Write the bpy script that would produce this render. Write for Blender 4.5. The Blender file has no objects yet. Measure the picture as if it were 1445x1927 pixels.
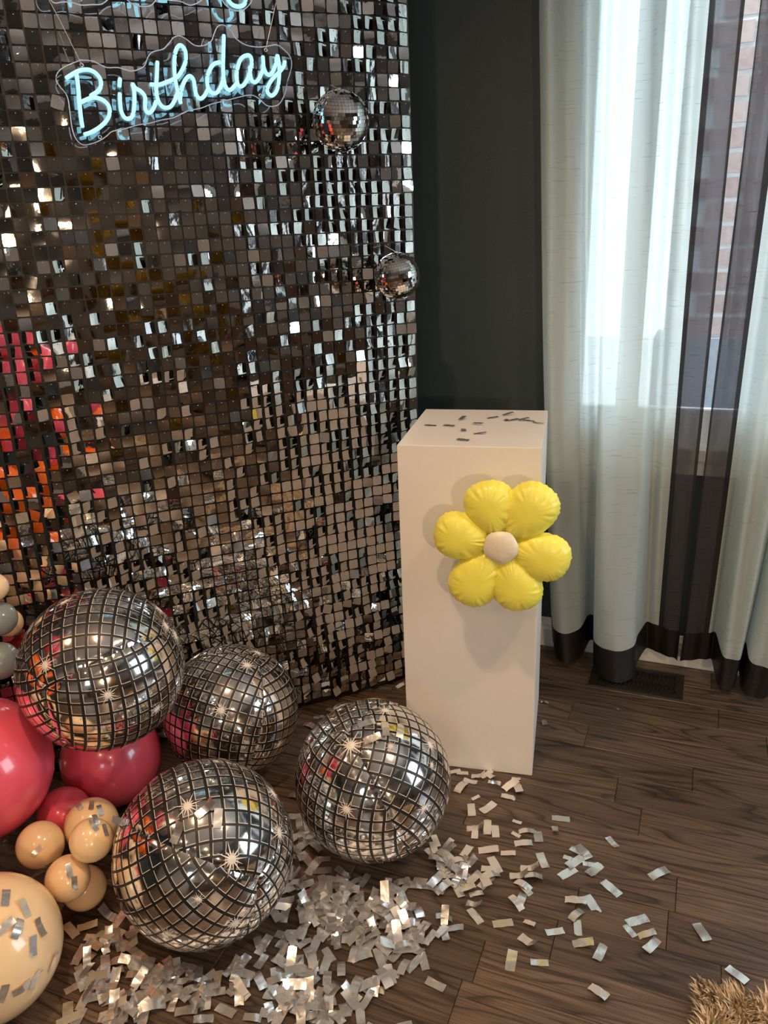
import bpy, bmesh, math, random
from mathutils import Vector, Matrix, noise
random.seed(7)
PI = math.pi
R_ = math.radians
C = bpy.context.scene.collection
sc = bpy.context.scene

# ------------------------------------------------------------------ camera
IW, IH, FPX = 1445, 1927, 1463.5
CAM = Vector((0, 0, 1.35))
CR = Matrix.Rotation(R_(22.663), 3, 'Z') @ Matrix.Rotation(R_(90 - 20.135), 3, 'X') @ Matrix.Rotation(R_(-2.502), 3, 'Z')
cd = bpy.data.cameras.new('camera'); cam = bpy.data.objects.new('camera', cd); C.objects.link(cam)
cam.matrix_world = Matrix.Translation(CAM) @ CR.to_4x4()
cd.sensor_fit = 'HORIZONTAL'; cd.sensor_width = 36; cd.lens = 36 * FPX / IW; cd.clip_start = .02
sc.camera = cam

# ------------------------------------------------------------------ world, exposure
sc.view_settings.view_transform = 'Standard'; sc.view_settings.look = 'None'
sc.view_settings.exposure = 0.0; sc.view_settings.gamma = 1.0; sc.view_settings.use_curve_mapping = False
sc.cycles.use_denoising = True
sc.cycles.max_bounces = 10; sc.cycles.glossy_bounces = 6; sc.cycles.diffuse_bounces = 4
sc.cycles.transparent_max_bounces = 16; sc.cycles.sample_clamp_indirect = 6.0
w = bpy.data.worlds.new('overcast_sky'); sc.world = w; w.use_nodes = True
bg = w.node_tree.nodes['Background']; bg.inputs[0].default_value = (.82, .95, 1.0, 1); bg.inputs[1].default_value = 9.6

def lamp(name, loc, target, size, power, color, spread=180):
    l = bpy.data.lights.new(name, 'AREA'); l.shape = 'DISK'; l.size = size; l.energy = power; l.color = color; l.spread = R_(spread)
    o = bpy.data.objects.new(name, l); C.objects.link(o); o.location = loc
    o.rotation_euler = (Vector(target) - Vector(loc)).to_track_quat('-Z', 'Y').to_euler(); return o
def portal(name, loc, rot, sx, sy):
    l = bpy.data.lights.new(name, 'AREA'); l.shape = 'RECTANGLE'; l.size = sx; l.size_y = sy; l.cycles.is_portal = True
    o = bpy.data.objects.new(name, l); C.objects.link(o); o.location = loc; o.rotation_euler = rot
WARM = (1.0, .68, .40)
SPOTS = [(-.62, .62, 2.52, 14), (.80, 1.05, 2.52, 11), (-.62, -1.3, 2.52, 12), (1.1, -1.3, 2.52, 12), (-1.9, .0, 2.52, 7)]  # second spot is added to brighten pedestal top, side and nearby floor
for x, y, z, e in SPOTS:
    lamp('ceiling_spot_light', (x, y, z - .02), (x, y + .0, 0), .09, e, WARM, 150)
lamp('lamp_bulb_light', (1.60, -1.55, 1.36), (-.4, 1.6, .6), .14, 11, (1.0, .70, .44), 120)

# ------------------------------------------------------------------ helpers
def pray(x, y):
    d = CR @ Vector(((x - IW / 2) / FPX, -(y - IH / 2) / FPX, -1)); return d.normalized()
def on_floor(x, y, z=0.0):
    d = pray(x, y); return CAM + d * ((z - CAM.z) / d.z)
def on_plane(x, y, P, n):
    d = pray(x, y); return CAM + d * ((P - CAM).dot(n) / d.dot(n))
def on_sphere(x, y, c, r):
    d = pray(x, y); o = CAM - c; b = o.dot(d); q = b * b - (o.dot(o) - r * r)
    if q < 0: return None
    return CAM + d * (-b - math.sqrt(q))
def mesh(name, vs, fs, mats=(), smooth=False, mi=None, uvs=None):
    me = bpy.data.meshes.new(name); me.from_pydata([tuple(v) for v in vs], [], fs)
    for m in mats: me.materials.append(m)
    if smooth: me.polygons.foreach_set('use_smooth', [True] * len(fs))
    if mi: me.polygons.foreach_set('material_index', mi)
    if uvs:
        uv = me.uv_layers.new(name='UVMap'); uv.data.foreach_set('uv', [c for p in uvs for c in p])
    me.update(); return me
def put(name, me, parent=None, loc=None, **props):
    o = bpy.data.objects.new(name, me); C.objects.link(o)
    if parent: o.parent = parent
    if loc is not None: o.location = loc
    for k, v in props.items(): o[k] = v
    return o
def thing(name, label, cat, loc=(0, 0, 0), group=None, rz=0):
    o = put(name, None, loc=loc, label=label, category=cat)
    o.rotation_euler = (0, 0, rz); o.empty_display_size = .05
    if group: o['group'] = group
    return o
class MB:
    def __init__(s): s.v = []; s.f = []; s.m = []
    def add(s, vs, fs, m=0):
        b = len(s.v); s.v += [Vector(v) for v in vs]; s.f += [tuple(i + b for i in f) for f in fs]; s.m += [m] * len(fs)
    def box(s, a, b, m=0, M=None):
        x0, y0, z0 = a; x1, y1, z1 = b
        vs = [Vector(q) for q in ((x0,y0,z0),(x1,y0,z0),(x1,y1,z0),(x0,y1,z0),(x0,y0,z1),(x1,y0,z1),(x1,y1,z1),(x0,y1,z1))]
        if M: vs = [M @ v for v in vs]
        s.add(vs, [(0,3,2,1),(4,5,6,7),(0,1,5,4),(1,2,6,5),(2,3,7,6),(3,0,4,7)], m)
    def tube(s, pts, r, n=8, m=0, caps=True):
        pts = [Vector(p) for p in pts]; vs = []; up = Vector((0, 0, 1))
        for i, p in enumerate(pts):
            t = (pts[min(i + 1, len(pts) - 1)] - pts[max(i - 1, 0)]).normalized()
            a = t.cross(up if abs(t.dot(up)) < .95 else Vector((1, 0, 0))).normalized(); b = t.cross(a)
            rr = r[i] if isinstance(r, (list, tuple)) else r
            vs += [p + rr * (math.cos(2 * PI * k / n) * a + math.sin(2 * PI * k / n) * b) for k in range(n)]
        fs = [(i * n + k, i * n + (k + 1) % n, (i + 1) * n + (k + 1) % n, (i + 1) * n + k) for i in range(len(pts) - 1) for k in range(n)]
        if caps: fs += [tuple(reversed(range(n))), tuple(range((len(pts) - 1) * n, len(pts) * n))]
        s.add(vs, fs, m)
    def lathe(s, prof, n=24, m=0, M=None):
        vs = [Vector((r * math.cos(2 * PI * k / n), r * math.sin(2 * PI * k / n), z)) for r, z in prof for k in range(n)]
        if M: vs = [M @ v for v in vs]
        s.add(vs, [(i * n + k, i * n + (k + 1) % n, (i + 1) * n + (k + 1) % n, (i + 1) * n + k) for i in range(len(prof) - 1) for k in range(n)], m)
    def me(s, name, mats, smooth=False): return mesh(name, s.v, s.f, mats, smooth, s.m)
def catmull(P, per=8):
    P = [Vector(p) for p in P]; out = []
    for i in range(len(P) - 1):
        a, b, c, d = P[max(i - 1, 0)], P[i], P[i + 1], P[min(i + 2, len(P) - 1)]
        for k in range(per):
            t = k / per
            out.append(.5 * (2 * b + (c - a) * t + (2 * a - 5 * b + 4 * c - d) * t * t + (3 * b - a - 3 * c + d) * t ** 3))
    out.append(P[-1]); return out

# ------------------------------------------------------------------ materials
def mat(name):
    m = bpy.data.materials.new(name); m.use_nodes = True; nt = m.node_tree
    return m, nt, nt.nodes['Principled BSDF'], nt.nodes['Material Output']
def N(nt, t, **kw):
    n = nt.nodes.new(t)
    for k, v in kw.items():
        if k[0] == 'i' and k[1:].isdigit(): n.inputs[int(k[1:])].default_value = v
        else: setattr(n, k, v)
    return n
def simple(name, col, rough=.5, metal=0, bump=0, bscale=20, var=0, **extra):
    m, nt, p, o = mat(name)
    p.inputs['Base Color'].default_value = (*col, 1); p.inputs['Roughness'].default_value = rough; p.inputs['Metallic'].default_value = metal
    for k, v in extra.items(): p.inputs[k.replace('_', ' ')].default_value = v
    tc = N(nt, 'ShaderNodeTexCoord'); nz = N(nt, 'ShaderNodeTexNoise'); nz.inputs['Scale'].default_value = bscale
    nt.links.new(tc.outputs['Object'], nz.inputs['Vector'])
    if bump:
        b = N(nt, 'ShaderNodeBump'); b.inputs['Strength'].default_value = bump; b.inputs['Distance'].default_value = .01
        nt.links.new(nz.outputs[0], b.inputs['Height']); nt.links.new(b.outputs[0], p.inputs['Normal'])
    if var:
        mx = N(nt, 'ShaderNodeMix', data_type='RGBA'); nt.links.new(nz.outputs[0], mx.inputs[0])
        mx.inputs[6].default_value = (*[c * (1 - var) for c in col], 1); mx.inputs[7].default_value = (*[min(1, c * (1 + var)) for c in col], 1)
        nt.links.new(mx.outputs[2], p.inputs['Base Color'])
    return m
M_wall = simple('teal_wall_paint', (.038, .058, .068), .55, bump=.08, bscale=180, var=.06)
M_greige = simple('greige_wall_paint', (.42, .37, .32), .7, var=.08, bscale=3)
M_taupe = simple('dark_taupe_wall_paint', (.15, .132, .12), .6, var=.1, bscale=2)
M_ceil = simple('ceiling_paint', (.74, .70, .66), .8, var=.03)
M_white = simple('white_trim_paint', (.80, .81, .80), .35)
M_ped = simple('white_laminate', (.80, .755, .71), .42, bump=.03, bscale=60, var=.02)
M_black = simple('black_grid_plastic', (.006, .006, .007), .45)
M_mirror = simple('silver_sequin_foil', (.86, .85, .84), .03, 1.0, bump=.012, bscale=50)
M_stud = simple('sequin_clip_plastic', (.75, .74, .72), .12, .6)
M_tile = simple('mirror_glass_tile', (.86, .86, .86), .02, 1.0)
M_grout = simple('dark_ball_core', (.03, .03, .03), .5)
M_conf = simple('silver_confetti_foil', (.92, .91, .90), .22, .88, bump=.04, bscale=90)
M_neon, nt, p, o = mat('cyan_neon_silicone')
p.inputs['Base Color'].default_value = (.3, .5, .6, 1); p.inputs['Roughness'].default_value = .4
p.inputs['Emission Color'].default_value = (.38, .86, 1.0, 1); p.inputs['Emission Strength'].default_value = .98
M_rim, nt, p, o = mat('acrylic_edge_glow')
p.inputs['Base Color'].default_value = (.8, .88, .95, 1); p.inputs['Roughness'].default_value = .15
p.inputs['Emission Color'].default_value = (.35, .55, .85, 1); p.inputs['Emission Strength'].default_value = .22  # weak emission stands in for neon light carried to the plate edge
M_bulb, nt, p, o = mat('warm_lamp_glass')
p.inputs['Emission Color'].default_value = (1, .72, .42, 1); p.inputs['Emission Strength'].default_value = 9
M_shade, nt, p, o = mat('glowing_lamp_shade')
p.inputs['Emission Color'].default_value = (1, .72, .45, 1); p.inputs['Emission Strength'].default_value = 1.6
M_cord = simple('clear_fishing_line', (.6, .6, .6), .2)
M_brassy = simple('steel_grommet', (.7, .7, .7), .2, 1)
M_yellow = simple('yellow_foil_balloon', (.93, .86, .12), .42, 0, bump=.12, bscale=30, Coat_Weight=.25, Coat_Roughness=.25)
M_cream = simple('cream_foil_balloon', (.80, .72, .56), .35, 0, bump=.1, bscale=30)
M_grille = simple('dark_bronze_metal', (.022, .016, .012), .4, .3)
M_hem = simple('black_brown_satin', (.0065, .005, .005), .5, bump=.1, bscale=120)
M_conc = simple('grey_stucco', (.34, .34, .36), .9, bump=.4, bscale=40, var=.2)
M_snow = simple('pale_patio_ground', (.6, .6, .6), .9, var=.1, bscale=2)
M_mortar = simple('mortar', (.75, .73, .71), .9, bump=.3, bscale=60)
M_sofa = simple('brown_leather', (.07, .035, .02), .45, bump=.3, bscale=30)
M_wood2 = simple('walnut_wood', (.05, .03, .02), .4, var=.3, bscale=5)
M_gold = simple('gold_foil_fringe', (.35, .22, .04), .15, 1.0, bump=.9, bscale=25)
def brick_mat():
    m, nt, p, o = mat('pinkish_brick'); oi = N(nt, 'ShaderNodeObjectInfo'); r = N(nt, 'ShaderNodeValToRGB')
    e = r.color_ramp.elements; e[0].color = (.30, .18, .15, 1); e[1].color = (.50, .37, .33, 1)
    tc = N(nt, 'ShaderNodeTexCoord'); nz = N(nt, 'ShaderNodeTexNoise'); nz.inputs['Scale'].default_value = 40
    nt.links.new(tc.outputs['Object'], nz.inputs['Vector'])
    a = N(nt, 'ShaderNodeMath', operation='MULTIPLY_ADD'); a.inputs[1].default_value = .5
    nt.links.new(oi.outputs['Random'], a.inputs[0]); nt.links.new(nz.outputs[0], a.inputs[2]); nt.links.new(a.outputs[0], r.inputs[0])
    nt.links.new(r.outputs[0], p.inputs['Base Color']); p.inputs['Roughness'].default_value = .9; return m
M_brick = brick_mat()
def latex(name, col, rough=.22):
    m, nt, p, o = mat(name); p.inputs['Base Color'].default_value = (*col, 1); p.inputs['Roughness'].default_value = rough
    p.inputs['Subsurface Weight'].default_value = .25; p.inputs['Subsurface Radius'].default_value = (.03, .015, .01)
    p.inputs['Coat Weight'].default_value = .6; p.inputs['Coat Roughness'].default_value = .06
    tc = N(nt, 'ShaderNodeTexCoord'); nz = N(nt, 'ShaderNodeTexNoise'); nz.inputs['Scale'].default_value = 9; nt.links.new(tc.outputs['Object'], nz.inputs['Vector'])
    mx = N(nt, 'ShaderNodeMix', data_type='RGBA'); nt.links.new(nz.outputs[0], mx.inputs[0])
    mx.inputs[6].default_value = (*[c * .93 for c in col], 1); mx.inputs[7].default_value = (*[min(1, c * 1.06) for c in col], 1)
    nt.links.new(mx.outputs[2], p.inputs['Base Color']); return m
M_pink = latex('pink_latex', (.86, .115, .19)); M_peach = latex('peach_latex', (.92, .68, .42)); M_gray = latex('grey_blue_latex', (.27, .33, .35))
M_red = latex('dark_red_latex', (.22, .008, .012)); M_orange = latex('orange_latex', (.90, .17, .01))

def wood_mat():
    m, nt, p, o = mat('dark_stained_oak'); L = nt.links.new
    ge = N(nt, 'ShaderNodeNewGeometry'); oi = N(nt, 'ShaderNodeObjectInfo')
    off = N(nt, 'ShaderNodeVectorMath', operation='SCALE'); cmb = N(nt, 'ShaderNodeCombineXYZ')
    L(oi.outputs['Random'], cmb.inputs[0]); L(oi.outputs['Random'], cmb.inputs[1]); L(oi.outputs['Random'], cmb.inputs[2])
    L(cmb.outputs[0], off.inputs[0]); off.inputs['Scale'].default_value = 37.0
    ad = N(nt, 'ShaderNodeVectorMath', operation='ADD'); L(ge.outputs['Position'], ad.inputs[0]); L(off.outputs[0], ad.inputs[1])
    mp = N(nt, 'ShaderNodeMapping'); mp.inputs['Scale'].default_value = (1.1, 9.5, 1); L(ad.outputs[0], mp.inputs[0])
    n0 = N(nt, 'ShaderNodeTexNoise'); n0.inputs['Scale'].default_value = 1.3; n0.inputs['Detail'].default_value = 1.5; L(mp.outputs[0], n0.inputs['Vector'])
    mul = N(nt, 'ShaderNodeMath', operation='MULTIPLY'); mul.inputs[1].default_value = 11; L(n0.outputs[0], mul.inputs[0])
    fr = N(nt, 'ShaderNodeMath', operation='FRACT'); L(mul.outputs[0], fr.inputs[0])
    r1 = N(nt, 'ShaderNodeValToRGB'); e = r1.color_ramp.elements
    e[0].position = 0; e[0].color = (.12, .12, .12, 1); e[1].position = .34; e[1].color = (1, 1, 1, 1); x = e.new(.93); x.color = (.78, .78, .78, 1); x = e.new(1); x.color = (.3, .3, .3, 1)
    L(fr.outputs[0], r1.inputs[0])
    mp2 = N(nt, 'ShaderNodeMapping'); mp2.inputs['Scale'].default_value = (6, 260, 1); L(ad.outputs[0], mp2.inputs[0])
    n2 = N(nt, 'ShaderNodeTexNoise'); n2.inputs['Scale'].default_value = 1; n2.inputs['Detail'].default_value = 3; L(mp2.outputs[0], n2.inputs['Vector'])
    r2 = N(nt, 'ShaderNodeMapRange'); r2.inputs[1].default_value = .35; r2.inputs[2].default_value = .62; r2.inputs[3].default_value = .38; r2.inputs[4].default_value = 1.0; L(n2.outputs[0], r2.inputs[0])
    g = N(nt, 'ShaderNodeMath', operation='MULTIPLY'); L(r1.outputs[0], g.inputs[0]); L(r2.outputs[0], g.inputs[1])
    tone = N(nt, 'ShaderNodeMapRange'); tone.inputs[3].default_value = .75; tone.inputs[4].default_value = 1.3; L(oi.outputs['Random'], tone.inputs[0])
    cr = N(nt, 'ShaderNodeMix', data_type='RGBA'); L(g.outputs[0], cr.inputs[0]); cr.inputs[6].default_value = (.020, .012, .0075, 1); cr.inputs[7].default_value = (.140, .092, .062, 1)
    cm = N(nt, 'ShaderNodeVectorMath', operation='SCALE'); L(cr.outputs[2], cm.inputs[0]); L(tone.outputs[0], cm.inputs['Scale'])
    L(cm.outputs[0], p.inputs['Base Color']); p.inputs['Roughness'].default_value = .36; p.inputs['Specular IOR Level'].default_value = .5
    b = N(nt, 'ShaderNodeBump'); b.inputs['Strength'].default_value = .25; b.inputs['Distance'].default_value = .002; L(g.outputs[0], b.inputs['Height']); L(b.outputs[0], p.inputs['Normal'])
    return m
M_floor = wood_mat()
M_gap = simple('plank_joint_dark', (.010, .006, .004), .7)

def foil_ball_mat():
    m, nt, p, o = mat('printed_mirror_foil'); L = nt.links.new
    uv = N(nt, 'ShaderNodeUVMap', uv_map='UVMap'); sp = N(nt, 'ShaderNodeSeparateXYZ'); L(uv.outputs[0], sp.inputs[0])
    def lt(src, thr):
        a = N(nt, 'ShaderNodeMath', operation='LESS_THAN'); L(src, a.inputs[0]); a.inputs[1].default_value = thr; return a.outputs[0]
    fx = N(nt, 'ShaderNodeMath', operation='FRACT'); L(sp.outputs[0], fx.inputs[0])
    fy = N(nt, 'ShaderNodeMath', operation='FRACT'); L(sp.outputs[1], fy.inputs[0])
    def mx(a, b):
        q = N(nt, 'ShaderNodeMath', operation='MAXIMUM'); L(a, q.inputs[0]); L(b, q.inputs[1]); return q.outputs[0]
    blk = mx(lt(fx.outputs[0], .235), lt(fy.outputs[0], .185)); wht = mx(lt(fx.outputs[0], .28), lt(fy.outputs[0], .23))
    c1 = N(nt, 'ShaderNodeMix', data_type='RGBA'); L(wht, c1.inputs[0]); c1.inputs[6].default_value = (.90, .87, .84, 1); c1.inputs[7].default_value = (.72, .67, .62, 1)
    c2 = N(nt, 'ShaderNodeMix', data_type='RGBA'); L(blk, c2.inputs[0]); L(c1.outputs[2], c2.inputs[6]); c2.inputs[7].default_value = (.008, .008, .009, 1)
    L(c2.outputs[2], p.inputs['Base Color'])
    me_ = N(nt, 'ShaderNodeMath', operation='SUBTRACT'); me_.inputs[0].default_value = 1; L(wht, me_.inputs[1]); L(me_.outputs[0], p.inputs['Metallic'])
    rr = N(nt, 'ShaderNodeMapRange'); L(wht, rr.inputs[0]); rr.inputs[3].default_value = .10; rr.inputs[4].default_value = .45; L(rr.outputs[0], p.inputs['Roughness'])
    tc = N(nt, 'ShaderNodeTexCoord'); nz = N(nt, 'ShaderNodeTexNoise'); nz.inputs['Scale'].default_value = 14; nz.inputs['Detail'].default_value = 3; L(tc.outputs['Object'], nz.inputs['Vector'])
    b = N(nt, 'ShaderNodeBump'); b.inputs['Strength'].default_value = .10; b.inputs['Distance'].default_value = .01; L(nz.outputs[0], b.inputs['Height']); L(b.outputs[0], p.inputs['Normal'])
    return m
M_foil = foil_ball_mat()
M_star = simple('white_star_print', (.78, .72, .66), .35)

def fabric(name, col, transp, transl, slub=.0, rough=.35, sheen=.3):
    m, nt, p, o = mat(name); L = nt.links.new
    tc = N(nt, 'ShaderNodeNewGeometry'); mp = N(nt, 'ShaderNodeMapping'); mp.inputs['Scale'].default_value = (16, 16, 330); L(tc.outputs['Position'], mp.inputs[0])
    nz = N(nt, 'ShaderNodeTexNoise'); nz.inputs['Scale'].default_value = 1; nz.inputs['Detail'].default_value = 1; L(mp.outputs[0], nz.inputs['Vector'])
    s = N(nt, 'ShaderNodeMapRange'); s.inputs[1].default_value = .66; s.inputs[2].default_value = .72; s.inputs[3].default_value = 1; s.inputs[4].default_value = 1 - slub; L(nz.outputs[0], s.inputs[0])
    cs = N(nt, 'ShaderNodeVectorMath', operation='SCALE'); cs.inputs[0].default_value = col; L(s.outputs[0], cs.inputs['Scale'])
    L(cs.outputs[0], p.inputs['Base Color']); p.inputs['Roughness'].default_value = rough; p.inputs['Sheen Weight'].default_value = sheen
    tl = N(nt, 'ShaderNodeBsdfTranslucent'); L(cs.outputs[0], tl.inputs[0])
    m1 = N(nt, 'ShaderNodeMixShader'); m1.inputs[0].default_value = transl; L(p.outputs[0], m1.inputs[1]); L(tl.outputs[0], m1.inputs[2])
    tr = N(nt, 'ShaderNodeBsdfTransparent'); m2 = N(nt, 'ShaderNodeMixShader'); m2.inputs[0].default_value = transp
    L(m1.outputs[0], m2.inputs[1]); L(tr.outputs[0], m2.inputs[2]); L(m2.outputs[0], o.inputs[0]); return m
M_sheer = fabric('white_sheer_satin', (.745, .825, .81), .07, .57, .22, .3, .1)
M_stripe = fabric('charcoal_sheer_voile', (.085, .08, .095), .20, .5, .35, .5, .1)
M_stripe2 = fabric('charcoal_doubled_hem', (.02, .018, .02), .03, .3, .1, .5, .0)
def clear(name, f=.12, tint=(.95, .97, 1), rough=.03):
    m, nt, p, o = mat(name); L = nt.links.new
    tr = N(nt, 'ShaderNodeBsdfTransparent'); tr.inputs[0].default_value = (*tint, 1); gl = N(nt, 'ShaderNodeBsdfGlossy'); gl.inputs['Roughness'].default_value = rough
    fr = N(nt, 'ShaderNodeFresnel'); fr.inputs[0].default_value = 1.49; ad = N(nt, 'ShaderNodeMath', operation='MAXIMUM'); ad.inputs[1].default_value = f; L(fr.outputs[0], ad.inputs[0])
    mx = N(nt, 'ShaderNodeMixShader'); L(ad.outputs[0], mx.inputs[0]); L(tr.outputs[0], mx.inputs[1]); L(gl.outputs[0], mx.inputs[2]); L(mx.outputs[0], o.inputs[0]); return m
M_acr = clear('clear_acrylic', .13); M_glass = clear('window_glass', .05)
M_acre = simple('acrylic_edge', (.85, .9, .95), .15, Alpha=.8)  # whitened in place of the light glowing in the cut edge
def rug_mat():
    m, nt, p, o = mat('beige_shag_yarn'); L = nt.links.new
    ge = N(nt, 'ShaderNodeNewGeometry'); r = N(nt, 'ShaderNodeValToRGB'); e = r.color_ramp.elements
    e[0].color = (.30, .21, .13, 1); e[1].color = (.80, .63, .43, 1); L(ge.outputs['Random Per Island'], r.inputs[0]); L(r.outputs[0], p.inputs['Base Color']); p.inputs['Roughness'].default_value = .9; return m
M_rug = rug_mat()

# ------------------------------------------------------------------ room shell
XL, XR, YB, YF, ZC = -2.55, 2.6, -3.2, 2.345, 2.55
def struct(name, me, parent=None, **kw):
    o = put(name, me, parent, **kw)
    if not parent: o['kind'] = 'structure'
    return o
b = MB(); b.box((XL - .1, YB - .1, -.1), (XR + .1, YF + .12, -.006))
floor = struct('floor', b.me('floor', [M_gap]))
b = MB(); b.box((XL - .1, YB - .1, ZC), (XR + .1, YF + .12, ZC + .1)); struct('ceiling', b.me('ceiling', [M_ceil]))
WX0, WX1, WZ0, WZ1 = -.365, 1.75, .70, 2.2     # window opening
b = MB()
for a, c in (((XL - .1, YF, -.006), (WX0, YF + .12, ZC)), ((WX1, YF, -.006), (XR + .1, YF + .12, ZC)), ((WX0, YF, -.006), (WX1, YF + .12, WZ0)), ((WX0, YF, WZ1), (WX1, YF + .12, ZC))): b.box(a, c)
struct('wall_front', b.me('wall_front', [M_wall]))
b = MB(); b.box((XL - .1, YB, -.006), (XL, YF, ZC)); struct('wall_left', b.me('wall_left', [M_wall]))
b = MB()
RY0, RY1, RZ0, RZ1 = .95, 2.1, .7, 2.2  # added opening, lets cool daylight onto the pedestal side and floor
for a, c in (((XR, YB, -.006), (XR + .1, RY0, ZC)), ((XR, RY1, -.006), (XR + .1, YF, ZC)), ((XR, RY0, -.006), (XR + .1, RY1, RZ0)), ((XR, RY0, RZ1), (XR + .1, RY1, ZC))): b.box(a, c)
struct('wall_right', b.me('wall_right', [M_taupe]))
portal('window_portal', (XR + .14, (RY0 + RY1) / 2, (RZ0 + RZ1) / 2), (0, R_(90), 0), RZ1 - RZ0, RY1 - RY0)
b = MB()
BX0, BX1, BZ0, BZ1 = .2, .9, 1.25, 2.1
for a, c in (((XL, YB - .1, -.006), (BX0, YB, ZC)), ((BX1, YB - .1, -.006), (XR, YB, ZC)), ((BX0, YB - .1, -.006), (BX1, YB, BZ0)), ((BX0, YB - .1, BZ1), (BX1, YB, ZC))): b.box(a, c)
struct('wall_back', b.me('wall_back', [M_greige]))
portal('window_portal', ((WX0 + WX1) / 2, YF + .16, (WZ0 + WZ1) / 2), (R_(-90), 0, 0), WX1 - WX0, WZ1 - WZ0)
portal('window_portal', ((BX0 + BX1) / 2, YB - .14, (BZ0 + BZ1) / 2), (R_(90), 0, 0), BX1 - BX0, BZ1 - BZ0)

# floor planks, running along the window wall
PW = .0735 * 1.35 * .99
def plank(x0, x1, y0):
    b = MB(); g = .0008; c = .0011; y1 = y0 + PW; T = -.0004 + random.uniform(-.0003, .0003)
    xs0, xs1, ya, yb = x0 + g * .6, x1 - g * .6, y0 + g * .5, y1 - g * .5
    vs = [(xs0, ya, -.006), (xs1, ya, -.006), (xs1, yb, -.006), (xs0, yb, -.006), (xs0, ya, T - c), (xs1, ya, T - c), (xs1, yb, T - c), (xs0, yb, T - c),
          (xs0 + c, ya + c, T), (xs1 - c, ya + c, T), (xs1 - c, yb - c, T), (xs0 + c, yb - c, T)]
    b.add(vs, [(0,1,5,4),(1,2,6,5),(2,3,7,6),(3,0,4,7),(4,5,9,8),(5,6,10,9),(6,7,11,10),(7,4,8,11),(8,9,10,11)]); return b
# joints read off the photograph: (x, y in the row)
JO = [(.0524, 1.38), (-.0365, 1.555), (.040, 1.265), (.140, 1.215), (-.141, 1.33), (-.169, 1.155), (-.296, 1.095), (-.203, 1.84), (.075, 1.77), (-.43, 1.47), (.30, 1.44), (-.62, 1.22)]
y0 = YF - 40 * PW; rows = [(1.2379 + k * PW) for k in range(-60, 40)]
rest = MB()
for y in rows:
    if y + PW < YB or y > YF: continue
    js = sorted(x for x, yy in JO if y <= yy < y + PW)
    vis = y > .35 and y < YF
    xs = list(js) if js else [random.uniform(-.5, .3)]
    while xs[0] > XL: xs.insert(0, xs[0] - random.uniform(.45, 1.1))
    while xs[-1] < XR: xs.append(xs[-1] + random.uniform(.45, 1.1))
    xs[0] = XL; xs[-1] = XR
    for a, c in zip(xs, xs[1:]):
        if c - a < .02: continue
        bb = plank(a, c, y)
        if y + PW > YF:
            for v in bb.v: v.y = min(v.y, YF - .0005)
        if vis and c > -2.3 and a < 1.4: put('plank', bb.me('plank', [M_floor]), floor)
        else: rest.add(bb.v, bb.f)
put('plank_field', rest.me('plank_field', [M_floor]), floor, kind='stuff')

# baseboards
def baseboard(name, x0, x1):
    prof = [(0, 0), (-.016, 0), (-.016, .062), (-.012, .070), (-.012, .078), (-.007, .086), (-.004, .098), (0, .10)]
    vs = [(x, YF + py, pz) for x in (x0, x1) for py, pz in prof]; n = len(prof)
    fs = [(i, i + 1, n + i + 1, n + i) for i in range(n - 1)] + [tuple(range(n)), tuple(reversed(range(n, 2 * n)))]
    struct(name, mesh(name, vs, fs, [M_white]))
baseboard('baseboard_front', XL, XR)

# window
def window(name, x0, x1, z0, z1, y, s, muls, sill=True):
    f = MB(); cw = .065
    # s = +1: room is on the -y side of the wall
    def bx(a, b_, ya, yb, m=0): f.box((a[0], min(y + s * ya, y + s * yb), a[1]), (b_[0], max(y + s * ya, y + s * yb), b_[1]), m)
    bx((x0 - cw, z0 - .03), (x0, z1 + cw), -.018, 0); bx((x1, z0 - .03), (x1 + cw, z1 + cw), -.018, 0); bx((x0 - cw, z1), (x1 + cw, z1 + cw), -.018, 0)
    root = struct(name, f.me(name, [M_white]))
    if sill:
        q = MB(); q.box((x0 - cw - .02, min(y - s * .026, y + s * .09), z0 - .02), (x1 + cw + .02, max(y - s * .026, y + s * .09), z0 + .012))
        q.box((x0 - cw, min(y - s * .016, y), z0 - .065), (x1 + cw, max(y - s * .016, y), z0 - .02)); put('window_sill', q.me('window_sill', [M_white]), root)
    xs = [x0] + muls + [x1]
    for a, c in zip(xs, xs[1:]):
        q = MB(); t = .045; ya, yb = sorted((y + s * .05, y + s * .09)); b0 = z0 + .012
        q.box((a, ya, b0), (c, yb, b0 + .10)); q.box((a, ya, z1 - t), (c, yb, z1)); q.box((a, ya, b0), (a + t * .7, yb, z1)); q.box((c - t * .7, ya, b0), (c, yb, z1))
        sh = put('window_sash', q.me('window_sash', [M_white]), root)
        g = MB(); g.box((a + .02, (ya + yb) / 2 - .002, b0 + .08), (c - .02, (ya + yb) / 2 + .002, z1 - .03)); put('glass_pane', g.me('glass_pane', [M_glass]), sh)
window('window_1', WX0, WX1, WZ0, WZ1, YF, 1, [-.20, .66])
window('window_2', BX0, BX1, BZ0, BZ1, YB, -1, [.55])

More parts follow.
